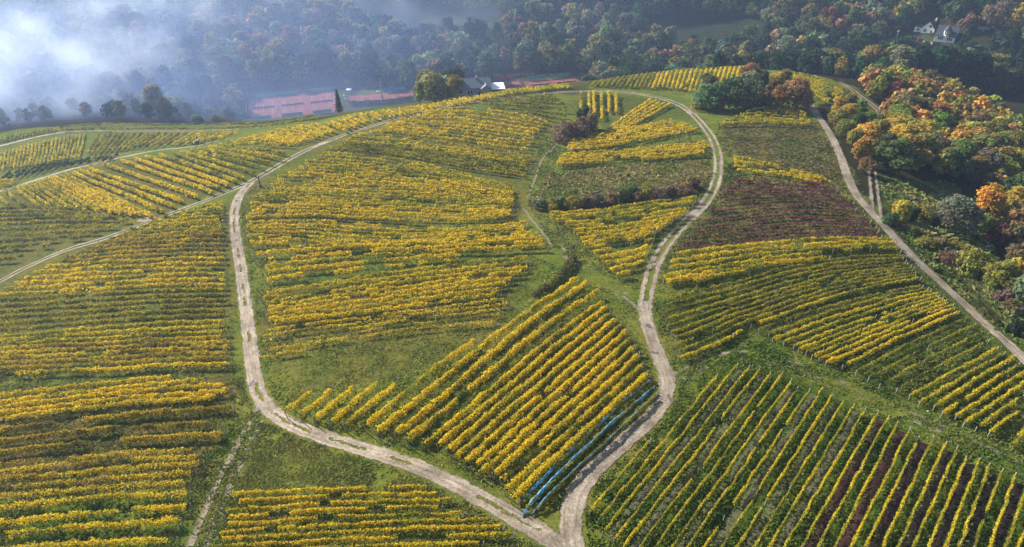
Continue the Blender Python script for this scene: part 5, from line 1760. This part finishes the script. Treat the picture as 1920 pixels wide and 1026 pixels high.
MB().box(1.05, 1.95, -0.06, 0.06, -0.2, 1.95).build('door', MAT_DARKWOOD, root)
MB().box(6.1, 11.4, -0.6, 6.4, 2.75, 3.15).build('annex_roof', MAT_WHITE, root)
MB().box(6.6, 10.9, 1.2, 6.0, -1, 2.74).build('annex_wall', MAT_DARKWOOD, root)
for x in (6.4, 11.0):
    MB().box(x - .1, x + .1, -0.4, -0.2, -1, 2.74).build('annex_post', MAT_WHITE, root)
p = P3(784, 186)
root = thing('shed', 'small grey hut between the middle court and tan tree', 'shed', (p[0], p[1], p[2]), 0.1)
walls(root, -1.4, 1.4, 0, 2.6, -0.5, 2.5, MAT_GREYWALL, 'x', 0.5)
gable_roof(root, -1.4, 1.4, 0, 2.6, 2.5, 0.5, MAT_BLUEROOF, over=0.25)
MB().box(-0.45, 0.45, -0.05, 0.03, 0, 1.95).build('door', MAT_DARKWOOD, root)

# the white house with the turret
p = P3(1768, 84)
HZ = p[2]
rz = math.radians(-33)
root = thing('turreted_house', 'white house with slate roof and round turret dormer across the valley', 'house', (p[0], p[1], HZ), rz)
MB().box(-5.6, 5.6, -1.2, 9.6, -4, 1.6).build('stone_base', MAT_STONE, root)
walls(root, -5.2, 5.2, 0, 9, 1.6, 5.4, MAT_PLASTER, 'x', 4.6)
rf = gable_roof(root, -5.2, 5.2, 0, 9, 5.4, 4.6, MAT_SLATE, over=0.55)
for xc in (-2.5, 2.4):
    for dx in (-0.95, 0, 0.95):
        window(root, xc + dx, 3.5, 0.72, 1.5, -0.03, pan=1)
for x in (-4.9, -1.9, 1.9):
    window(root, 3.0 + 0 * x, 3.4, 1.0, 1.4, -5.23, 'y') if x == 1.9 else None
tw = MB()
R_, nseg = 1.75, 10
tw.tube([(0, 1.0, 5.0), (0, 1.0, 8.2)], [R_, R_], nseg)
tower = tw.build('turret', MAT_PLASTER, root)
MB().tube([(0, 1.0, 6.15), (0, 1.0, 6.45)], [R_ + 0.14, R_ + 0.14], nseg).build('band', MAT_DARKWOOD, tower)
MB().tube([(0, 1.0, 8.2), (0, 1.0, 8.45), (0, 1.0, 9.5), (0, 1.0, 10.6), (0, 1.0, 11.6), (0, 1.0, 12.6)], [R_ + 0.4, R_ + 0.35, R_ * 0.85, R_ * 0.42, 0.16, 0.05], nseg).build('turret_roof', MAT_SLATE, root)
for a in (-2.2, -1.57, -0.9):
    MB().box(R_ * math.cos(a) - 0.28, R_ * math.cos(a) + 0.28, 1.0 + R_ * math.sin(a) - 0.10, 1.0 + R_ * math.sin(a) + 0.06, 6.75, 7.9).build('turret_window', MAT_GLASS, tower)
MB().box(2.6, 3.3, 6.0, 6.7, 7.5, 10.6).build('chimney', MAT_STONE, rf)

# the red-roofed neighbour
p = P3(1738, 62)
root = thing('gabled_house', 'white gabled house with red tile roof left of turreted house', 'house', (p[0], p[1], p[2] - 0.4), math.radians(-46))
walls(root, -3.6, 3.6, 0, 11, -3, 3.4, MAT_PLASTER, 'y', 3.9)
rf = gable_roof(root, -3.6, 3.6, 0, 11, 3.4, 3.9, MAT_TILE, 'y', 0.6)
window(root, 0.9, 4.6, 1.5, 1.4, -0.03)
window(root, -1.6, 1.6, 1.6, 1.7, -0.03)
window(root, 1.9, 1.6, 1.2, 1.5, -0.03)
walls(root, -8.2, -3.6, 1.2, 6.6, -3, 2.6, MAT_PLASTER, None, 0, 'wing_wall')
MB().box(-8.5, -3.61, 0.9, 6.9, 2.6, 2.95).build('wing_roof', MAT_SLATE, root)
window(root, -6.0, 1.2, 1.3, 1.4, 1.17)
MB().box(0.6, 1.3, 6.0, 6.7, 5.2, 8.4).build('chimney', MAT_PLASTER, rf)
p = P3(1842, 61)
root = thing('shed', 'small grey-roofed shed right of the dark conifers', 'shed', (p[0], p[1], p[2]), -0.35)
walls(root, -2.6, 2.6, 0, 3, -1, 1.9, MAT_DARKWOOD, 'x', 0.8)
gable_roof(root, -2.6, 2.6, 0, 3, 1.9, 0.8, MAT_METAL, over=0.35)
MB().box(-0.5, 0.5, -0.06, 0.03, 0, 1.7).build('door', MAT_STONE, root)
p = P3(1678, 80)
root = thing('utility_pole', 'pale pole with crossarm in the dark valley left of houses', 'pole', (p[0], p[1], p[2]), 0.5)
MB().tube([(0, 0, -0.3), (0, 0, 8.0)], [0.16, 0.10], 8).build('pole', MAT_PALESTONE, root)
MB().box(-1.3, 1.3, -0.08, 0.08, 7.0, 7.18).build('crossarm', MAT_PALESTONE, root)
for x in (-1.15, 0, 1.15):
    MB().tube([(x, 0, 7.18), (x, 0, 7.42)], [0.08, 0.06], 6).build('insulator', MAT_WHITE, root)

# raised hide at the edge of the wood
p = P3(1876, 404)
root = thing('raised_hide', 'dark wooden raised hide on stilts at the wood edge', 'hide', p, 0.25)
for x in (-0.95, 0.95):
    for y in (-0.85, 0.85):
        MB().tube([(x * 1.25, y * 1.25, -0.2), (x, y, 2.6)], [0.08, 0.07], 6).build('leg', MAT_POST, root)
MB().box(-1.15, 1.15, -1.05, 1.05, 2.6, 2.72).build('floor', MAT_DARKWOOD, root)
cb = MB()
for y in (-1.0, 0.94):
    cb.box(-1.05, 1.05, y, y + .06, 2.72, 3.5)
    cb.box(-1.05, 1.05, y, y + .06, 4.0, 4.4)
for x in (-1.05, 0.99):
    cb.box(x, x + .06, -0.94, 0.94, 2.72, 3.5)
    cb.box(x, x + .06, -0.94, 0.94, 4.0, 4.4)
for x in (-1.0, 0.9):
    for y in (-0.9, 0.8):
        cb.box(x, x + .1, y, y + .1, 3.5, 4.0)
cb.build('cabin', MAT_DARKWOOD, root)
MB().add([(-1.4, -1.35, 4.4), (1.4, -1.35, 4.4), (1.4, 1.35, 4.75), (-1.4, 1.35, 4.75), (-1.4, -1.35, 4.52), (1.4, -1.35, 4.52), (1.4, 1.35, 4.87), (-1.4, 1.35, 4.87)],
         [(0, 3, 2, 1), (4, 5, 6, 7), (0, 1, 5, 4), (1, 2, 6, 5), (2, 3, 7, 6), (3, 0, 4, 7)]).build('roof', MAT_SLATE, root)
ld = MB()
for y in (-0.3, 0.3):
    ld.tube([(-2.5, y, -0.1), (-1.1, y, 2.9)], [0.05, 0.05], 5)
for i in range(8):
    t = (i + 1) / 9
    ld.tube([(-2.5 + 1.4 * t, -0.3, -0.1 + 3 * t), (-2.5 + 1.4 * t, 0.3, -0.1 + 3 * t)], [0.035, 0.035], 5)
ld.build('ladder', MAT_POST, root)

# wayside shrine column at the fork
p = P3(488, 351)
root = thing('wayside_column', 'dark sandstone wayside column at the fork of the tracks', 'wayside shrine', p, 0.4)
MB().box(-0.42, 0.42, -0.42, 0.42, -0.2, 0.16).build('plinth', MAT_STONE, root)
MB().add([(-.33, -.33, .16), (.33, -.33, .16), (.33, .33, .16), (-.33, .33, .16), (-.28, -.28, .82), (.28, -.28, .82), (.28, .28, .82), (-.28, .28, .82)],
         [(0, 3, 2, 1), (4, 5, 6, 7), (0, 1, 5, 4), (1, 2, 6, 5), (2, 3, 7, 6), (3, 0, 4, 7)]).build('pedestal', MAT_STONE, root)
MB().tube([(0, 0, 0.82), (0, 0, 0.9), (0, 0, 2.2)], [0.22, 0.16, 0.13], 10).build('shaft', MAT_STONE, root)
MB().box(-0.27, 0.27, -0.27, 0.27, 2.2, 2.32).build('capital', MAT_PALESTONE, root)
MB().box(-0.2, 0.2, -0.16, 0.16, 2.32, 2.62).add([(-.28, -.22, 2.62), (.28, -.22, 2.62), (.28, .22, 2.62), (-.28, .22, 2.62), (0, 0, 2.84)], [(0, 3, 2, 1), (0, 1, 4), (1, 2, 4), (2, 3, 4), (3, 0, 4)]).build('shrine_head', MAT_STONE, root)

# dark car on the lower left track
p = P3(373, 271)
q2 = P3(395, 267)
rz = math.atan2(q2[1] - p[1], q2[0] - p[0])
root = thing('parked_car', 'dark grey car parked on the pale lower left track', 'car', (p[0], p[1], p[2] + 0.12), rz)


def profile(pts2, half, name, mat, par, inset=0.0):
    n = len(pts2)
    V = [(x, -half + inset * (z > 0.95), z) for x, z in pts2] + [(x, half - inset * (z > 0.95), z) for x, z in pts2]
    Fc = [tuple(range(n)), tuple(range(2 * n - 1, n - 1, -1))] + [(i, i + n, (i + 1) % n + n, (i + 1) % n) for i in range(n)]
    return MB().add(V, Fc).build(name, mat, par)


profile([(-2.2, 0.3), (-2.25, 0.6), (-2.15, 0.92), (-0.9, 1.0), (1.0, 1.0), (2.05, 0.82), (2.22, 0.55), (2.15, 0.28)], 0.88, 'body', MAT_CAR, root)
cabn = profile([(-1.95, 0.98), (-1.55, 1.46), (0.15, 1.50), (1.0, 0.99)], 0.78, 'cabin', MAT_CAR, root, 0.12)
for s in (-1, 1):
    profile([(-1.6, 1.02), (-1.35, 1.38), (0.08, 1.42), (0.72, 1.02)], 0.012, 'side_window', MAT_GLASS, root).location = (0, s * 0.70, 0)
    for x in (-1.35, 1.4):
        w_ = MB().tube([(x, s * 0.72, 0.3), (x, s * 0.92, 0.3)], [0.33, 0.33], 14).build('wheel', MAT_TYRE, root)
        MB().tube([(x, s * 0.915, 0.3), (x, s * 0.94, 0.3)], [0.19, 0.17], 10).build('rim', MAT_METAL, w_)
MB().add([(0.24, -0.6, 1.475), (0.24, 0.6, 1.475), (0.96, 0.7, 1.03), (0.96, -0.7, 1.03)], [(0, 1, 2, 3)]).build('windscreen', MAT_GLASS, root)
tree_at(371, 266, 2.3, 'dark green', 'small dark pointed bush behind the dark grey car', 'small bushes by the lower left track', 0, 'conifer_bush', 1.3, 330, CONIF, 'shrub')

# blue bird nets on the last three rows
NETROWS = [r_ for r_ in ROWS if r_['group'] == 'vine rows under blue nets']
m, nt, out = new_mat('blue_netting')
tc = N(nt, 'ShaderNodeTexCoord')
f1 = noise(nt, tc.outputs['Object'], 2.2, 5, 0.75)
f2 = noise(nt, tc.outputs['Object'], 9.0, 3, 0.7)
colr = mix_col(nt, ramp(nt, f2, 0.3, 0.7), (0.08, 0.46, 0.82), (0.38, 0.74, 0.98))
d = N(nt, 'ShaderNodeBsdfDiffuse')
t = N(nt, 'ShaderNodeBsdfTranslucent')
nt.links.new(colr, d.inputs[0])
nt.links.new(colr, t.inputs[0])
mx = N(nt, 'ShaderNodeMixShader')
mx.inputs[0].default_value = 0.35
nt.links.new(d.outputs[0], mx.inputs[1])
nt.links.new(t.outputs[0], mx.inputs[2])
tr = N(nt, 'ShaderNodeBsdfTransparent')
mx2 = N(nt, 'ShaderNodeMixShader')
hole = math_node(nt, 'MULTIPLY', ramp(nt, math_node(nt, 'ADD', math_node(nt, 'MULTIPLY', f1, 0.6), math_node(nt, 'MULTIPLY', f2, 0.4)), 0.47, 0.60), 0.95)
nt.links.new(hole, mx2.inputs[0])
nt.links.new(mx.outputs[0], mx2.inputs[1])
nt.links.new(tr.outputs[0], mx2.inputs[2])
nt.links.new(mx2.outputs[0], out.inputs[0])
MAT_NET = m
for k, (r_, wd, lab) in enumerate(zip(NETROWS, (0.38, 0.62, 0.32), ('blue bird net, left and most ragged of the three', 'bright blue bird net, the middle and fullest of the three', 'thin pale blue bird net on the row nearest winding track'))):
    line = r_['line']
    tg0 = unit(line[0] - line[2])
    line = np.vstack([line[0] + tg0 * 0.9, line[0] + tg0 * 0.4, line])
    fine, tt = resample(line, 0.3)
    tg = unit(np.gradient(fine, axis=0))
    n = len(fine)
    rr = np.random.default_rng(60 + k)
    droop = np.clip((tt - 0.2) / 2.0, 0, 1)
    top = (0.25 + (r_['h'] * 1.02 - 0.25) * droop) + 0.17 * smooth_noise(tt, tt * 0, 1.6, 3 + k, 2)
    wid = wd * (0.62 + 0.35 * np.clip(smooth_noise(tt, tt * 0, 3.5, 13 + k, 2), -0.7, 1)) * (0.25 + 0.75 * droop)
    off = 0.14 * smooth_noise(tt, tt * 0, 4.0, 23 + k, 2) - 0.04
    cols_ = 9
    V = []
    for j in range(cols_):
        u = j / (cols_ - 1) * 2 - 1
        fold = 0.07 * np.sin(tt * 5.1 + j * 1.7 + k) + 0.05 * smooth_noise(tt, tt * 0 + j * 3.1, 0.7, 33 + k)
        lat = off + u * 0.26 * wid / wd * min(1, wd * 2.2) + fold * 0.5
        zz = top - (np.abs(u) ** 1.6) * 0.75 * wid + fold
        x = fine[:, 0] + tg[:, 1] * lat
        y = fine[:, 1] - tg[:, 0] * lat
        V.append(np.column_stack([x, y, H(x, y) + np.maximum(zz, 0.08)]))
    V = np.stack(V, 1)
    base = V[0, 4].copy()
    ii = np.arange(n * cols_).reshape(n, cols_)
    f = np.stack([ii[:-1, :-1], ii[:-1, 1:], ii[1:, 1:], ii[1:, :-1]], -1).reshape(-1, 4)
    o = put('bird_net', grid_mesh('bird_net', V.reshape(-1, 3) - base, f, None, None, [MAT_NET]), None, base)
    tag(o, lab, 'net', 'blue nets over the vine rows')

# pale stone slabs and the odd stone
for k, (px, py, s, lab) in enumerate([(712, 224.5, 1.0, 'pale stone slab on the grass bank, nearest of four along the ridge track'), (731, 219.2, 1.1, 'pale stone slab on the grass bank, second of four'), (743, 215.8, 1.3, 'larger pale stone slab on the grass bank, third of four'),
                                      (773, 208.4, 1.1, 'pale stone slab on the grass bank, farthest of four'), (515, 855, 0.28, 'small white stone on the meadow below the left track'), (1700, 703, 0.2, 'small pale stone among thin green vines'), (1740, 771, 0.22, 'pale stone at the edge of the right grass lane')]):
    p = P3(px, py)
    rr = random.Random(k)
    n = 8
    ring = [(s * rr.uniform(0.75, 1.1) * math.cos(a), s * 0.6 * rr.uniform(0.75, 1.1) * math.sin(a)) for a in np.linspace(0, 2 * math.pi, n, endpoint=False)]
    V = [(x, y, -0.15) for x, y in ring] + [(x * 0.95, y * 0.95, 0.22 * s) for x, y in ring] + [(x * 0.7, y * 0.7, 0.32 * s) for x, y in ring]
    Fc = [(i, (i + 1) % n, (i + 1) % n + n, i + n) for i in range(n)] + [(i + n, (i + 1) % n + n, (i + 1) % n + 2 * n, i + 2 * n) for i in range(n)] + [tuple(range(2 * n, 3 * n))]
    o = MB().add(V, Fc).build('stone_slab', MAT_PALESTONE)
    o.location = [float(c) for c in p]
    o.rotation_euler = (0, 0, rr.uniform(0, 3))
    tag(o, lab, 'stone', 'pale stones in the grass')

# puddles in the ruts
m, nt, out = new_mat('puddle_water')
b = N(nt, 'ShaderNodeBsdfPrincipled')
b.inputs['Base Color'].default_value = (0.10, 0.078, 0.058, 1)
b.inputs['Roughness'].default_value = 0.25
nt.links.new(b.outputs[0], out.inputs[0])
MAT_PUDDLE = m
for k, (px, py, a, b_) in enumerate([(471, 720, 0.3, 0.9), (481, 770, 0.35, 0.7), (1216, 612, 0.4, 0.9), (1226, 662, 0.7, 0.35), (1256, 748, 0.3, 1.0)]):
    p = P3(px, py)
    rr = random.Random(k + 20)
    n = 18
    th = np.linspace(0, 2 * math.pi, n, endpoint=False)
    rad = [1 + 0.25 * math.sin(2 * t_ + k) + 0.18 * math.sin(5 * t_ + 2 * k) for t_ in th]
    x = p[0] + a * np.array(rad) * np.cos(th)
    y = p[1] + b_ * np.array(rad) * np.sin(th)
    z = float(np.max(H(x, y))) * 0.5 + float(p[2]) * 0.5 + 0.10
    zz = H(x, y) + 0.10
    V = [(p[0], p[1], float(p[2]) + 0.105)] + [(float(u), float(v), float(w)) for u, v, w in zip(x, y, zz)]
    o = MB().add(V, [(0, i + 1, (i + 1) % n + 1) for i in range(n)]).build('puddle', MAT_PUDDLE)
    o['kind'] = 'structure'
# ------------------------------------------------------------------ rough grass and weeds (nobody could count them)
def tufts(name, poly, n, h, cols, size, seed, clear=0.4, dmax=360):
    r = np.random.default_rng(seed)
    w = wpoly(poly, dmax)
    lo, hi = w.min(0), w.max(0)
    P = np.column_stack([r.uniform(lo[0], hi[0], n * 3), r.uniform(lo[1], hi[1], n * 3)])
    P = P[inside(w, P[:, 0], P[:, 1])]
    # nearer ground gets more of them
    keep = r.uniform(size=len(P)) < np.clip((95.0 / np.hypot(P[:, 0], P[:, 1] + 30)) ** 1.6, 0.04, 1)
    P = P[keep][:n]
    P = P[~on_track(P[:, 0], P[:, 1], clear, True)]
    for w_, hf in BARE:
        s_ = np.where((P[:, 0] > w_[:, 0].min() - 2) & (P[:, 0] < w_[:, 0].max() + 2))[0]
        if len(s_):
            dmin = np.full(len(s_), 9.0)
            for kk in range(0, len(s_), 5000):
                q_ = s_[kk:kk + 5000]
                dmin[kk:kk + 5000] = np.sqrt(np.min((P[q_, None, 0] - w_[None, :, 0]) ** 2 + (P[q_, None, 1] - w_[None, :, 1]) ** 2, axis=1))
            P = np.delete(P, s_[dmin < hf * 0.9], axis=0)
    cl = smooth_noise(P[:, 0], P[:, 1], 2.2, seed, 3)
    P = P[cl > r.uniform(-0.9, 0.5, len(P))]
    k = len(P)
    dd = np.hypot(P[:, 0], P[:, 1])
    sc = np.clip(dd / 110.0, 0.8, 2.0)
    hh_ = h * r.uniform(0.5, 1.4, k) * (0.8 + 0.5 * np.clip(smooth_noise(P[:, 0], P[:, 1], 4.0, seed + 2, 2), -0.6, 1))
    a = r.uniform(0, 2 * math.pi, k)
    dx, dy = np.cos(a) * size * sc * 0.5, np.sin(a) * size * sc * 0.5
    z = H(P[:, 0], P[:, 1]) - 0.02
    lx, ly = r.normal(size=k) * hh_ * 1.0, r.normal(size=k) * hh_ * 1.0
    Q = np.stack([np.column_stack([P[:, 0] - dx, P[:, 1] - dy, z]), np.column_stack([P[:, 0] + dx, P[:, 1] + dy, z]),
                  np.column_stack([P[:, 0] + dx * 0.7 + lx, P[:, 1] + dy * 0.7 + ly, z + hh_]), np.column_stack([P[:, 0] - dx * 0.7 + lx, P[:, 1] - dy * 0.7 + ly, z + hh_])], 1)
    m = np.clip(0.5 + 0.7 * smooth_noise(P[:, 0], P[:, 1], 6.0, seed + 5, 3) + r.normal(size=k) * 0.15, 0, 1)[:, None]
    c = (np.array(cols[0]) * (1 - m) + np.array(cols[1]) * m) * r.uniform(0.7, 1.6, (k, 1))
    return Q, c


TQ = []
GR = [(0.085, 0.120, 0.020), (0.165, 0.160, 0.042)]
TQ.append(tufts('g', [(440, 380), (480, 340), (1000, 480), (1210, 580), (1270, 700), (1050, 960), (500, 780), (440, 600)], 90000, 0.16, GR, 0.34, 1))
TQ.append(tufts('g', [(-40, 690), (480, 690), (490, 800), (380, 1040), (-40, 1040)], 60000, 0.18, [(0.060, 0.105, 0.016), (0.15, 0.145, 0.042)], 0.30, 2))
TQ.append(tufts('g', [(480, 790), (800, 890), (1060, 1030), (370, 1040)], 50000, 0.16, GR, 0.30, 3))
TQ.append(tufts('g', [(1060, 980), (1260, 720), (1420, 640), (1960, 880), (1960, 1060), (1080, 1060)], 90000, 0.20, [(0.050, 0.092, 0.014), (0.11, 0.135, 0.026)], 0.30, 4))
TQ.append(tufts('g', [(1210, 580), (1240, 470), (1700, 470), (1960, 720), (1960, 880), (1420, 640), (1260, 720)], 60000, 0.2, [(0.052, 0.092, 0.015), (0.12, 0.135, 0.03)], 0.34, 5))
TQ.append(tufts('g', [(1000, 230), (1330, 240), (1340, 420), (1220, 560), (1040, 470), (990, 380)], 40000, 0.2, [(0.07, 0.11, 0.02), (0.15, 0.14, 0.045)], 0.40, 6))
TQ.append(tufts('g', SCRUB, 26000, 0.35, [(0.11, 0.14, 0.03), (0.22, 0.18, 0.07)], 0.5, 7))
TQ.append(tufts('g', [(1350, 230), (1540, 230), (1660, 445), (1262, 474)], 60000, 0.25, [(0.075, 0.09, 0.026), (0.135, 0.115, 0.042)], 0.45, 8))
TQ.append(tufts('g', [(1640, 335), (1790, 345), (1920, 560), (1925, 680), (1690, 445)], 40000, 0.4, [(0.085, 0.13, 0.028), (0.18, 0.165, 0.055)], 0.5, 9))
TQ.append(tufts('g', [(1700, 425), (1800, 450), (1870, 560), (1890, 620), (1800, 520)], 60000, 0.9, [(0.09, 0.12, 0.032), (0.19, 0.16, 0.06)], 0.7, 10))
put('grass', quads('grass', np.concatenate([q[0] for q in TQ]), np.concatenate([q[1] for q in TQ]), MAT_GRASS), kind='stuff')
print('tufts', sum(len(q[0]) for q in TQ))
# ------------------------------------------------------------------ air: the haze box and the mist bank
def volume_box(name, x0, x1, y0, y1, z0, z1, mat):
    return put(name, MB().box(x0, x1, y0, y1, z0, z1).mesh(name, mat), kind='stuff')


m, nt, out = new_mat('haze_air')
v = N(nt, 'ShaderNodeVolumePrincipled')
v.inputs['Color'].default_value = (0.50, 0.66, 1.0, 1)
v.inputs['Density'].default_value = 0.00022
v.inputs['Anisotropy'].default_value = 0.35
nt.links.new(v.outputs[0], out.inputs['Volume'])
zmax = max(float(ZZ.max()), CAM_Z) + 3
volume_box('haze', GX[0] - 5, GX[-1] + 5, GY[0] - 5, GY[-1] + 5, float(ZZ.min()) - 1, zmax, m)


def mist(px, py, d, radii, dens, scale, lo, hi, seed, tone=(0.76, 0.85, 1.0)):
    """one billow of the mist: a closed ellipsoid whose density thins out to nothing at its skin"""
    a, b_, c = [float(q) for q in ray(px, py)]
    m, nt, out = new_mat('mist_air')
    tc = N(nt, 'ShaderNodeTexCoord')
    co = tc.outputs['Object']
    ln = N(nt, 'ShaderNodeVectorMath', operation='LENGTH')
    nt.links.new(co, ln.inputs[0])
    fall = math_node(nt, 'SUBTRACT', 1.0, math_node(nt, 'POWER', ln.outputs['Value'], 1.6), True)
    mp = N(nt, 'ShaderNodeMapping')
    mp.inputs['Location'].default_value = (seed * 3.7, seed * 1.3, seed * 2.1)
    mp.inputs['Scale'].default_value = [r_ / 100.0 for r_ in radii]
    nt.links.new(co, mp.inputs['Vector'])
    nz = noise(nt, mp.outputs[0], scale, 6, 0.62)
    dn = math_node(nt, 'MULTIPLY', math_node(nt, 'MULTIPLY', fall, ramp(nt, nz, lo, hi), True), dens)
    v = N(nt, 'ShaderNodeVolumePrincipled')
    v.inputs['Color'].default_value = (*tone, 1)
    v.inputs['Anisotropy'].default_value = 0.3
    nt.links.new(dn, v.inputs['Density'])
    nt.links.new(v.outputs[0], out.inputs['Volume'])
    mb = MB()
    n, k = 20, 10
    V = [(0, 0, -1)] + [(math.cos(t_) * math.sin(q), math.sin(t_) * math.sin(q), -math.cos(q)) for q in np.linspace(0, math.pi, k + 1)[1:-1] for t_ in np.linspace(0, 2 * math.pi, n, endpoint=False)] + [(0, 0, 1)]
    Fc = [(0, 1 + (i + 1) % n, 1 + i) for i in range(n)]
    for j in range(k - 2):
        Fc += [(1 + j * n + i, 1 + j * n + (i + 1) % n, 1 + (j + 1) * n + (i + 1) % n, 1 + (j + 1) * n + i) for i in range(n)]
    last = len(V) - 1
    Fc += [(last, 1 + (k - 2) * n + i, 1 + (k - 2) * n + (i + 1) % n) for i in range(n)]
    o = put('mist', mb.add(V, Fc).mesh('mist', m), None, (a * d, b_ * d, CAM_Z + c * d), 'stuff')
    o.scale = radii
    return o


mist(-10, 150, 356, (90, 46, 48), 0.052, 3.6, 0.45, 0.76, 1)
mist(170, 95, 410, (95, 42, 44), 0.030, 3.8, 0.46, 0.76, 2)
mist(330, 12, 480, (110, 40, 30), 0.024, 3.2, 0.45, 0.76, 3)
mist(690, 12, 515, (130, 40, 26), 0.012, 2.8, 0.42, 0.76, 4)
mist(180, 150, 400, (280, 120, 72), 0.0048, 1.0, 0.10, 0.75, 5, (0.36, 0.53, 1.0))
mist(700, 60, 500, (270, 120, 62), 0.0014, 0.9, 0.05, 0.8, 6, (0.34, 0.52, 1.0))
mist(200, 195, 356, (170, 34, 26), 0.012, 1.6, 0.25, 0.75, 7, (0.42, 0.58, 1.0))
